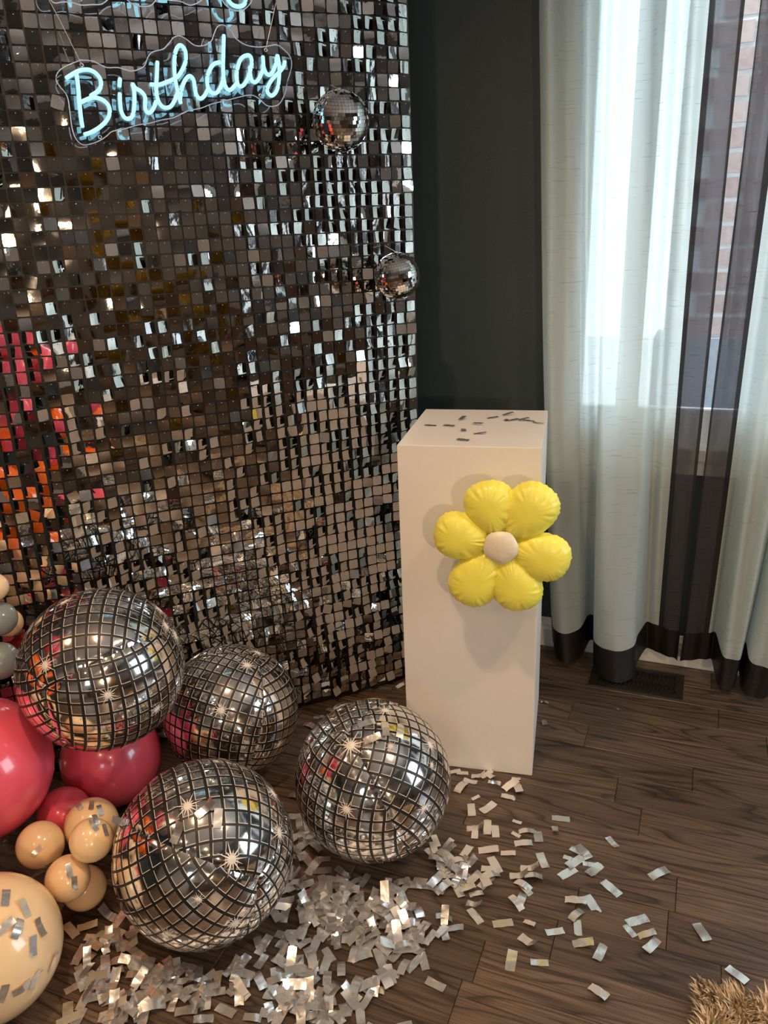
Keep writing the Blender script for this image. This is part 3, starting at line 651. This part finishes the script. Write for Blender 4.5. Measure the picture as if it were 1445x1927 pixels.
for k, v in enumerate(VB): BAL[v[0]] = balloon(SP[4 + k][0], v[2], v[3], v[4], GL, v[5], v[6])
k1, k2, k3, k4, kb, k5, kc = [BAL[q] for q in ('k1', 'k2', 'k3', 'k4', 'kb', 'k5', 'kc')]
rg = random.Random(21)
for i, (x, y, z, r, c) in enumerate(garl):
    balloon(SP[4 + len(VB) + i][0], r, nm[c][0], '%s balloon of the tall garland beside the shimmer wall' % nm[c][1], 'tall garland balloons', (-1, rg.uniform(-.5, .5), rg.uniform(-.5, .5)), 1.0)

# ------------------------------------------------------------------ pedestal
PA = R_(8.6); PX = Vector((math.cos(PA), math.sin(PA), 0)); PNv = Vector((math.sin(PA), -math.cos(PA), 0)); PFR = Vector((-.310, 1.659, 0)); PWd, PDp, PHt = .327, .368, .8787
ctr = PFR - PX * PWd / 2 - PNv * PDp / 2
ped = thing('pedestal', 'tall white square display pedestal with black confetti on top', 'pedestal', tuple(ctr), rz=PA)
def bevbox(name, a, b_, m, w, parent):
    bm = bmesh.new(); bmesh.ops.create_cube(bm, size=1)
    for v in bm.verts: v.co = Vector([(a[i] + b_[i]) / 2 + v.co[i] * (b_[i] - a[i]) for i in range(3)])
    bmesh.ops.bevel(bm, geom=bm.edges[:], offset=w, segments=2, affect='EDGES'); me = bpy.data.meshes.new(name); bm.to_mesh(me); bm.free(); me.materials.append(m); return put(name, me, parent)
hx, hy, th = PWd / 2, PDp / 2, .012
bevbox('side_panel', (hx - th, -hy + .001, 0), (hx, hy, PHt - .0005), M_ped, .0012, ped)
bevbox('side_panel', (-hx, -hy + .001, 0), (-hx + th, hy, PHt - .0005), M_ped, .0012, ped)
bevbox('front_panel', (-hx, -hy, 0), (hx - .0006, -hy + th, PHt - .0005), M_ped, .0012, ped)
bevbox('back_panel', (-hx + th, hy - th, 0), (hx - th, hy, PHt - .0005), M_ped, .001, ped)
bevbox('top_panel', (-hx + .001, -hy + .001, PHt - th), (hx - .001, hy - .001, PHt), M_ped, .001, ped)

# ------------------------------------------------------------------ yellow flower balloon
FC = Vector((-.372, 1.559, .681)); FC = on_plane(944, 1023, PFR + PNv * .085, PNv)
fl = thing('flower_balloon', 'yellow six-petal foil flower balloon with cream centre, fixed to the pedestal front', 'foil balloon', tuple(FC))
Fx, Fz = PX, Vector((0, 0, 1))
k_ = (FC - CAM).length / FPX
pet = [((907, 952), (910, 909), 1), ((1003, 966), (1030, 920), 2), ((1022, 1048), (1068, 1062), 3), ((975, 1101), (986, 1144), 4), ((893, 1086), (868, 1130), 5), ((868, 1005), (820, 1000), 6)]
def to_local(x, y): h = on_plane(x, y, FC, PNv) - FC; return h.dot(Fx), h.z
for (cpx, tip, sd) in pet:
    tx, tz = to_local(*tip); ang = math.atan2(tz, tx); Lm = math.hypot(tx, tz) * 1.02; rr = random.Random(sd)
    r0 = .020; nA, nR = 72, 12; cx = r0 + (Lm - r0) * .60
    vs = []; fs = []
    def outl(a):
        # along petal: a=0 tip
        u, v = math.cos(a), math.sin(a)
        ext = (Lm - cx) if u > 0 else (cx - r0); wd = .0555 * (1.0 if u > 0 else 1 - .52 * u * u)
        wob = 1 + (.012 * math.sin(a * 17 + sd) + .010 * math.sin(a * 29 + 2 * sd)) * (.4 + .6 * max(0, u))
        pw = .86
        return ext * math.copysign(abs(u) ** pw, u) * wob, wd * math.copysign(abs(v) ** .9, v) * wob
    for side in (1, -1):
        b0 = len(vs)
        for k in range(nR + 1):
            q = k / nR
            for a_ in range(nA):
                a = 2 * PI * a_ / nA; u, v = outl(a); T = .031 * math.sqrt(max(0, 1 - q ** 2.6))
                pk = q ** 4 * (1 - q) * 10
                T *= 1 + .0; T += .0030 * pk * min(1, max(0, (q - .4) * 3)) * math.sin(a * 23 + 2.5 * math.sin(a * 5 + sd)) * (.3 + .7 * math.sin(a * 2.5 + sd) ** 2)
                if k == nR: T = .0003 + .0026 * math.sin(a * 27 + sd); u *= 1.035 + .012 * math.sin(a * 31); v *= 1.035 + .012 * math.sin(a * 31)
                lx, ly = cx + u * q, v * q
                X = math.cos(ang) * lx - math.sin(ang) * ly; Z = math.sin(ang) * lx + math.cos(ang) * ly
                vs.append(Fx * X + Fz * Z + PNv * (T * side if k < nR else T))
        for k in range(nR):
            for a_ in range(nA):
                a, b_, c, d = b0 + k * nA + a_, b0 + k * nA + (a_ + 1) % nA, b0 + (k + 1) * nA + (a_ + 1) % nA, b0 + (k + 1) * nA + a_
                fs.append((a, b_, c, d) if side > 0 else (d, c, b_, a))
    put('petal', mesh('petal', vs, fs, [M_yellow], True), fl)
vs = []; nA = 30; fs = []
for k in range(7):
    q = k / 6
    for a_ in range(nA):
        a = 2 * PI * a_ / nA; rr_ = .0385 * q * (1 + .035 * math.cos(5 * a + 1)); vs.append(Fx * rr_ * math.cos(a) + Fz * rr_ * math.sin(a) + PNv * (.022 + .013 * math.sqrt(1 - q * q) + .0006 * q * math.sin(a * 11)))
for k in range(6):
    for a_ in range(nA): fs.append((k * nA + a_, k * nA + (a_ + 1) % nA, (k + 1) * nA + (a_ + 1) % nA, (k + 1) * nA + a_))
put('flower_centre', mesh('flower_centre', vs, fs, [M_cream], True), fl)
q = MB(); q.tube([-PNv * .083, PNv * .02], .012, 12); put('mounting_plug', q.me('mounting_plug', [M_cream]), fl)

# ------------------------------------------------------------------ curtains
def curtain(name, label, top, bot, parts, ztop=2.32, zbot=.012, cat='curtain'):
    n = len(top); T = catmull([(x, y, 0) for x, y in top], 8); Bt = catmull([(x, y, 0) for x, y in bot], 8); T = [Vector((p_.x, min(2.305, 2.272 + (p_.y - 2.28) * 1.5), 0)) for p_ in T]; Bt = [p_ - Vector((0, .008, 0)) for p_ in Bt]
    root = thing(name, label, cat, (bot[n // 2][0], bot[n // 2][1], 0)); O = Vector(root.location)
    zs = [zbot + (ztop - zbot) * j / 48 for j in range(49)]
    def col(z):
        f = min(1, max(0, (z - zbot) / (1.85 - zbot))); f = f ** .8
        return [a.lerp(b_, f) + Vector((.001 * math.sin(i * .5 + z * 5), .003 * math.sin(i * .4 + z * 4), z + max(0, a.y - 2.16) * .30 * max(0, 1 - z / .9))) for i, (a, b_) in enumerate(zip(Bt, T))]
    for (pname, c0, c1, z0, z1, m, plabel) in parts:
        zz = [z for z in zs if z0 < z < z1]; zz = [z0] + zz + [z1]; vs = []; fs = []
        i0, i1 = c0 * 8, c1 * 8; i0 = int(i0); i1 = int(i1); w_ = i1 - i0 + 1
        for z in zz: vs += [p_ - O for p_ in col(z)[i0:i1 + 1]]
        for j in range(len(zz) - 1):
            for i in range(w_ - 1): a = j * w_ + i; fs.append((a, a + 1, a + w_ + 1, a + w_))
        me = mesh(pname, vs, fs, [m], True); o = put(pname, me, root)
        if plabel: o['label'] = plabel
topL = [(-.472,2.305),(-.440,2.262),(-.405,2.300),(-.368,2.315),(-.337,2.255),(-.302,2.298),(-.272,2.235),(-.236,2.305),(-.190,2.298),(-.155,2.255),(-.125,2.305),(-.095,2.262),(-.063,2.275),(-.036,2.262),(-.006,2.272),(.015,2.282)]
botL = [(-.372,2.290),(-.352,2.232),(-.312,2.205),(-.275,2.238),(-.258,2.312),(-.237,2.300),(-.224,2.195),(-.165,2.160),(-.110,2.190),(-.100,2.260),(-.085,2.312),(-.065,2.318),(-.048,2.308),(-.022,2.300),(.000,2.295),(.014,2.285)]
H = .112
curtain('curtain', 'left curtain panel, white sheer with charcoal side stripe and black bottom hem', topL, botL,
 [('white_panel', 0, 12, H, 2.32, M_sheer, 'sheer white satin panel'), ('side_stripe', 12.5, 14.5, H, 2.32, M_stripe, 'charcoal sheer side stripe'), ('stripe_hem', 12, 12.5, H, 2.32, M_stripe2, None), ('stripe_hem', 14.5, 15, H, 2.32, M_stripe2, None), ('bottom_hem', 0, 15, .012, H, M_hem, 'black bottom band')])
topR = [(.048,2.280),(.064,2.290),(.085,2.270),(.115,2.285),(.140,2.300),(.175,2.262),(.215,2.305),(.25,2.255),(.29,2.305),(.33,2.255),(.37,2.30),(.42,2.25),(.47,2.30),(.52,2.26)]
botR = [(.021,2.286),(.042,2.294),(.066,2.302),(.092,2.308),(.112,2.310),(.128,2.225),(.150,2.200),(.176,2.215),(.186,2.285),(.196,2.215),(.225,2.190),(.262,2.20),(.30,2.29),(.36,2.20)]
curtain('curtain', 'right curtain panel, charcoal inner stripe then white sheer, cut by the photo edge', topR, botR,
 [('stripe_hem', 0, .375, H, 2.32, M_stripe2, None), ('side_stripe', .375, 2.5, H, 2.32, M_stripe, 'charcoal sheer side stripe'), ('stripe_hem', 2.5, 3, H, 2.32, M_stripe2, None), ('white_panel', 3, 13, H, 2.32, M_sheer, 'sheer white satin panel'), ('bottom_hem', 0, 13, .012, H, M_hem, 'black bottom band')])
rod = thing('curtain_rod', 'black metal curtain rod above the window', 'curtain rod', (.6, 2.28, 2.335))
q = MB(); q.tube([(-1.15, 0, 0), (1.15, 0, 0)], .012, 12); put('pole', q.me('pole', [M_black], True), rod)
for s in (-1, 1):
    q = MB(); q.lathe([(.001, 0), (.018, .006), (.024, .02), (.016, .036), (.001, .042)], 14, 0, Matrix.Translation((s * 1.15, 0, 0)) @ Matrix.Rotation(s * PI / 2, 4, 'Y')); put('finial', q.me('finial', [M_black], True), rod)
    q = MB(); q.box((s * 1.08 - .008, 0, -.008), (s * 1.08 + .008, .066, .008)); put('bracket', q.me('bracket', [M_black]), rod)

# ------------------------------------------------------------------ floor vent
vt = thing('floor_vent', 'dark bronze floor register with louvres in front of the left curtain', 'floor vent', (-.098, 2.20, 0))
hx, hy = .137, .0745
q = MB(); T = .006
ring = lambda a, b_, z: [(-a, -b_, z), (a, -b_, z), (a, b_, z), (-a, b_, z)]
L_ = [ring(hx, hy, .0), ring(hx - .002, hy - .002, T * .8), ring(hx - .008, hy - .008, T), ring(hx - .024, hy - .024, T), ring(hx - .024, hy - .024, .0005)]
vs = [v for r in L_ for v in r]; fs = [(i * 4 + k, i * 4 + (k + 1) % 4, (i + 1) * 4 + (k + 1) % 4, (i + 1) * 4 + k) for i in range(4) for k in range(4)] + [(16, 17, 18, 19)]
q.add(vs, fs); put('vent_frame', q.me('vent_frame', [M_grille]), vt)
for k in range(19):
    x = -hx + .03 + k * (2 * hx - .06) / 18; q = MB()
    for sgn in (-1, 1):
        pts = [(x + .006 * math.sin(u * PI), sgn * (.003 + u * (hy - .028)), .0035) for u in (0, .33, .66, 1)]; q.tube(pts, .0016, 6)
    put('louvre', q.me('louvre', [M_grille]), vt)
q = MB(); q.box((-hx + .024, -.002, .001), (hx - .024, .002, .005)); put('centre_bar', q.me('centre_bar', [M_grille]), vt)

# ------------------------------------------------------------------ rug corner
rug = thing('shag_rug', 'corner of a beige shaggy rug at the bottom right of the floor', 'rug', (.10, .98, 0))
corner = on_floor(1296, 1856); 
def rug_in(x, y):
    return x > .078 + .006 * math.sin(y * 60) and y < 1.172 - .0 * x + .006 * math.sin(x * 55)
q = MB(); q.box((.012, -.345, .0), (.535, .185, .010)); put('rug_backing', q.me('rug_backing', [M_rug]), rug)
rr = random.Random(4); q = MB()
O = Vector(rug.location)
for k in range(24000):
    x, y = rr.uniform(.078, .62), rr.uniform(.62, 1.172)
    h = rr.uniform(.020, .036); cl = noise.noise(Vector((x * 22, y * 22, 0))) * 2.2 + noise.noise(Vector((x * 9, y * 9, 4))) * 2; dx, dy = math.cos(cl * 2.2 + 2.4) * .022, math.sin(cl * 2.2 + 2.4) * .022
    if y > 1.15: dy += .012
    if x < .10: dx -= .012
    dx *= .55; dy *= .55; x += .022; w_ = rr.uniform(.0014, .0026); a = rr.random() * PI; s_ = Vector((math.cos(a), math.sin(a), 0)) * w_
    p0 = Vector((x, y, .006)) - O; p1 = p0 + Vector((dx * .35 + rr.gauss(0, .002), dy * .35 + rr.gauss(0, .002), h * .65)); p2 = p1 + Vector((dx * .65 + rr.gauss(0, .004), dy * .65 + rr.gauss(0, .004), h * .28))
    q.add([p0 - s_, p0 + s_, p1 + s_, p1 - s_, p2], [(0, 1, 2, 3), (3, 2, 4)])
put('rug_pile', q.me('rug_pile', [M_rug]), rug, kind='stuff')

# ------------------------------------------------------------------ confetti
def strip_geo(l, w_, bend, curl, crump, rr, fold=0):
    nx, ny = 7, 3; vs = []; fs = []; k0 = rr.random() * 6
    for i in range(nx):
        u = i / (nx - 1) - .5
        for j in range(ny):
            v = j / (ny - 1) - .5
            z = bend * (u * u) * l * 1.6 + curl * math.sin(u * 4.5 + k0) * .0022 + crump * .0009 * math.sin(u * 11 + v * 4 + k0)
            if fold: z += max(0, u - .1) * l * fold
            vs.append(Vector((u * l + crump * .0008 * math.sin(v * 9 + k0), v * w_ * (1 + .03 * math.sin(u * 5 + k0)), z)))
    zm = min(v.z for v in vs)
    for v in vs: v.z -= zm - .0006
    for i in range(nx - 1):
        for j in range(ny - 1): a = i * ny + j; fs.append((a, a + ny, a + ny + 1, a + 1))
    return vs, fs
rc = random.Random(17)
CV = [strip_geo(.041, .0175, rc.choice([0, 0, .15, .4, -.2]), rc.uniform(.2, 1), rc.choice([.1, .3, .6, 1]), rc, [0, 0, 0, .5, 0, 0, -.3, 0, 1.2, 0, 0, .2][_]) for _ in range(12)]
CV[1], CV[4], CV[7] = [strip_geo(.041, .0175, .04, .25, .5, rc) for _ in range(3)]; FLATV = [1, 4, 7, 11]
CME = [mesh('confetti_strip', v, f, [M_conf], True) for v, f in CV]
BALLS = [B1, B2, B3, B4]
def blocked(p_):
    if (p_ - Vector((-.42, 1.85, p_.z))).length < 0: return True
    d = p_ - ctr; return abs(d.dot(PX)) < PWd / 2 + .012 and abs(d.dot(PNv)) < PDp / 2 + .012
count = [0]; bulk = MB()
def conf_at(p_, yaw, tilt, label, group, scale=1.0, single=True, nrm=None, var=None):
    v = rc.randrange(12) if var is None else var
    Mx = Matrix.Rotation(yaw, 4, 'Z') @ Matrix.Rotation(tilt, 4, 'Y') @ Matrix.Rotation(rc.gauss(0, abs(tilt) * .6 + .02), 4, 'X') @ Matrix.Scale(scale, 4)
    if nrm is not None: Mx = nrm.to_track_quat('Z', 'Y').to_matrix().to_4x4() @ Mx
    Mx = Matrix.Translation(p_) @ Mx
    if single:
        o = put('confetti_strip', CME[v], None, label=label, category='confetti', group=group); o.matrix_world = Mx; count[0] += 1
    else: bulk.add([Mx @ a for a in CV[v][0]], CV[v][1])
# strips picked out one by one on the open floor: centre pixel, length in pixels, screen angle (down positive)
FLOORC = [(1055,1541,34,5),(1045,1565,20,80),(1012,1572,30,80),(991,1566,30,0),(1152,1586,26,45),(1097,1604,36,50),(1071,1617,24,20),(1082,1623,38,-30),(1068,1643,34,-30),(1109,1627,26,5),(1118,1638,32,-40),(1021,1621,30,65),(1150,1672,42,40),(1082,1698,40,12),(1114,1702,38,55),(1085,1723,30,-40),(1087,1746,28,85),(1199,1733,48,-15),(1185,1752,30,50),(1217,1761,32,-5),(1226,1780,32,-45),(1320,1756,42,60),(1044,1754,34,-8),(1129,1794,32,-65),(1097,1778,40,5),(1126,1870,44,42),(1386,1836,48,40),(1240,1645,36,-20),
 (971,1466,14,0),(960,1480,28,-30),(974,1486,34,75),(918,1521,38,-35),(887,1525,24,85),(895,1502,14,-20),(973,1547,18,20),(894,1561,32,5),(932,1565,24,85),(971,1571,18,30),(985,1588,34,0),(919,1601,38,0),(956,1607,28,5),(931,1628,36,60),(923,1638,36,10),(913,1661,40,70),(923,1650,34,-20),(896,1683,26,-10),(996,1636,34,5),(976,1650,34,3),(1004,1652,34,3),(984,1667,34,30),(989,1675,28,45),(981,1694,28,110),(892,1704,30,20),(894,1724,34,50),(946,1738,38,-5),(996,1739,24,30),(994,1775,42,40),(962,1808,38,100),(1015,1812,34,5),
 (900,1462,26,5),(915,1458,24,-30),(925,1464,26,40),(870,1455,22,0),(885,1471,26,10),(930,1473,24,10),(868,1482,26,-50),(1165,1337,14,40),(1024,1362,14,80),(1025,1322,14,10),(845,1440,20,20),(856,1452,22,-10),
 (740,1272,22,-10),(725,1296,24,5),(700,1290,24,10),(755,1290,20,-20),(640,1330,24,-35),(625,1338,20,20),(715,1283,20,0),(690,1298,22,5),(585,1368,26,20),(765,1268,14,0),(600,1350,20,-10)]
for (x, y, l, a) in FLOORC:
    p_ = on_floor(x, y); 
    if blocked(p_): continue
    e = on_floor(x + 8 * math.cos(R_(a)), y + 8 * math.sin(R_(a))) - p_
    near = 'right' if x > 1040 else 'mid'
    if x > 1300: lb = 'silver foil confetti strip lying on the bare planks %s' % ('close beside the shag rug' if y > 1800 else 'farthest out towards the window side')
    elif x > 1170: lb = 'silver foil confetti strip %s' % ('crumpled, alone on the open floor above the loose group of strips' if y < 1700 else 'in the small group of strips left of the farthest loose strip')
    elif x > 1040 and y < 1600: lb = 'silver foil confetti strip on the floor nearest the right front corner of the pedestal'
    elif x > 1040 and y < 1660: lb = 'silver foil confetti strip in the criss-crossed clump on the open floor'
    elif x > 1040: lb = 'silver foil confetti strip scattered on the planks %s' % ('just below the criss-crossed clump' if y < 1760 else 'between the clump and the rug')
    elif y < 1400 and x < 800: lb = 'silver foil confetti strip on the floor at the foot of the shimmer wall'
    elif y < 1500: lb = 'silver foil confetti strip at the front foot of the pedestal'
    else: lb = 'silver foil confetti strip on the floor in front of the pedestal'
    wl = (on_floor(x + l / 2 * math.cos(R_(a)), y + l / 2 * math.sin(R_(a))) - on_floor(x - l / 2 * math.cos(R_(a)), y - l / 2 * math.sin(R_(a)))).length
    conf_at(p_, math.atan2(e.y, e.x), rc.gauss(0, .04), lb, lb.replace('silver foil confetti strip', 'confetti strips'), min(1.15, max(.55, wl / .041)))
BL = [(640,1700,62,46,112,'in front of the two floor disco ball balloons'),(760,1745,42,38,58,'in front of the two floor disco ball balloons'),(575,1590,22,55,38,'in the gap between the two floor disco ball balloons'),(560,1790,30,50,30,'in front of the two floor disco ball balloons'),(690,1850,62,42,26,'in front of the two floor disco ball balloons'),(842,1640,34,26,26,'at the right of the disco ball balloon nearest the pedestal'),
      (240,1860,85,42,112,'in the pile beside the large peach balloon'),(450,1850,66,34,36,'along the front, below the nearest disco ball balloon'),(585,1900,44,24,34,'along the front, below the nearest disco ball balloon'),(225,1760,45,30,18,'in the pile beside the large peach balloon'),(880,1590,60,60,10,'at the right of the disco ball balloon nearest the pedestal')]
alls = []
for (cx, cy, sx, sy, n, lb) in BL:
    for k in range(n):
        x, y = rc.gauss(cx, sx), rc.gauss(cy, sy)
        if x < -20 or y > 1990: continue
        p_ = on_floor(x, y)
        if blocked(p_): continue
        ok = True
        for c, r in BALLS[2:] + [kb, k5, kc]:
            if (Vector((c[0], c[1], 0)) - p_).length < r * (.68 if r > .15 else 1.0): ok = False
        if ok: alls.append((p_, lb, (p_ - CAM).length, y))
alls.sort(key=lambda t: (t[3] > 1950, t[2]))
budget = 300 - count[0] - 34
dens = {}
for i, (p_, lb, d, y) in enumerate(alls):
    key = (round(p_.x / .03), round(p_.y / .03)); h = dens.get(key, 0); dens[key] = h + 1
    z = .0005 + h * .0035; t = rc.gauss(0, .10 + .09 * min(h, 3)); z += abs(math.sin(t)) * .016
    conf_at(p_ + Vector((0, 0, z)), rc.random() * PI, t, 'silver foil confetti strip ' + lb, 'confetti strips ' + lb, rc.uniform(.8, 1.1), i < budget)
put('confetti_scatter', bulk.me('confetti_scatter', [M_conf], True), None, kind='stuff', label='scattered silver foil confetti strips filling in the piles on the floor', category='confetti')
for k, (x, y, a) in enumerate([(810,801,0),(845,802,5),(870,790,-25),(872,811,85),(871,829,5),(899,800,12),(903,817,0),(927,787,-5),(956,782,-5),(952,791,30),(967,791,-10),(985,792,-5),(995,792,5),(1013,797,10)]):
    p_ = on_floor(x, y, PHt); e = on_floor(x + 5 * math.cos(R_(a)), y + 5 * math.sin(R_(a)), PHt) - p_
    conf_at(p_ + Vector((0, 0, .0004 + .0012 * (k % 3))), math.atan2(e.y, e.x), rc.gauss(0, .05), 'dark-looking foil confetti strip lying on top of the white pedestal', 'confetti strips on the pedestal top', .72, True, None, rc.choice(FLATV))
def on_ball(list_, ball, lb, sc_=.9):
    c, r = Vector(ball[0]), ball[1]
    for x, y, a in list_:
        h = on_sphere(x, y, c, r * 1.004)
        if h: conf_at(h, R_(a), 0, 'silver foil confetti strip stuck on ' + lb, 'confetti strips on ' + lb, sc_, True, (h - c).normalized())
on_ball([(150,1518,20),(172,1516,40),(188,1525,60)], k1, 'the topmost peach balloon', .6)
on_ball([(176,1555,80),(198,1562,50),(180,1545,10)], k3, 'the right peach balloon of the cluster', .6)
on_ball([(70,1600,35),(95,1622,30)], k2, 'the left peach balloon of the cluster', .6)
on_ball([(130,1640,80),(140,1662,75),(88,1702,40)], k4, 'the middle peach balloon of the cluster', .65)
on_ball([(10,1690,20),(45,1710,60),(75,1745,70),(62,1780,60),(32,1748,30),(8,1745,0),(98,1810,50),(40,1858,0),(66,1842,40),(5,1870,60)], kb, 'the large peach balloon', .8)
on_ball([(385,1525,20),(335,1568,70),(410,1540,60)], B4, 'the nearest disco ball balloon', .9)
on_ball([(690,1362,20),(725,1372,60),(752,1376,30),(700,1392,10)], B3, 'the disco ball balloon nearest the pedestal', .9)

# ------------------------------------------------------------------ rest of the room, behind the camera (seen only in the mirrors)
sofa = thing('sofa', 'brown leather sofa behind the camera', 'sofa', (1.5, -2.68, 0))
for nme, a, b_ in (('seat', (-.9, -.4, .12), (.9, .45, .42)), ('backrest', (-.9, -.5, .3), (.9, -.25, .85)), ('armrest', (-1.08, -.5, .1), (-.9, .45, .6)), ('armrest', (.9, -.5, .1), (1.08, .45, .6)), ('base', (-.95, -.4, 0), (.95, .4, .12))): bevbox(nme, a, b_, M_sofa, .03, sofa)
cab = thing('sideboard', 'dark walnut sideboard against the right wall', 'sideboard', (2.36, .2, 0))
bevbox('body', (-.22, -.6, .08), (.22, .6, .82), M_wood2, .008, cab)
for s in (-1, 1): bevbox('door', (-.235, -.3 + s * .29 - .28 + .3 - .3 * 0 - .0 if False else s * .3 - .28, .12), (-.218, s * .3 + .28, .78), M_wood2, .004, cab)
for sx in (-1, 1):
    for sy in (-1, 1): bevbox('leg', (sx * .18 - .02, sy * .54 - .02, 0), (sx * .18 + .02, sy * .54 + .02, .08), M_wood2, .003, cab)
lampo = thing('floor_lamp', 'warm glowing floor lamp behind the camera', 'lamp', (1.63, -1.70, 0))
q = MB(); q.lathe([(.001, 0), (.13, 0), (.13, .02), (.012, .03), (.012, 1.24)], 20); put('lamp_stand', q.me('lamp_stand', [M_black], True), lampo)
q = MB(); q.lathe([(.10, 1.48), (.15, 1.24)], 24); put('lamp_shade', q.me('lamp_shade', [M_shade], True), lampo)
fr = thing('fringe_curtain', 'gold foil fringe hung on the right wall', 'party decoration', (2.55, -1.3, 0))
vs = []; fs = []
for j in range(26):
    for i in range(120):
        y = -.6 + i * .0092; vs.append((.01 * math.sin(i * 1.9 + j * .3) - .02, y, .55 + j * .030))
for j in range(25):
    for i in range(119): a = j * 120 + i; fs.append((a, a + 1, a + 121, a + 120))
put('foil_fringe', mesh('foil_fringe', vs, fs, [M_gold], True), fr)
print('confetti things', count[0], 'sequins', len(cells))
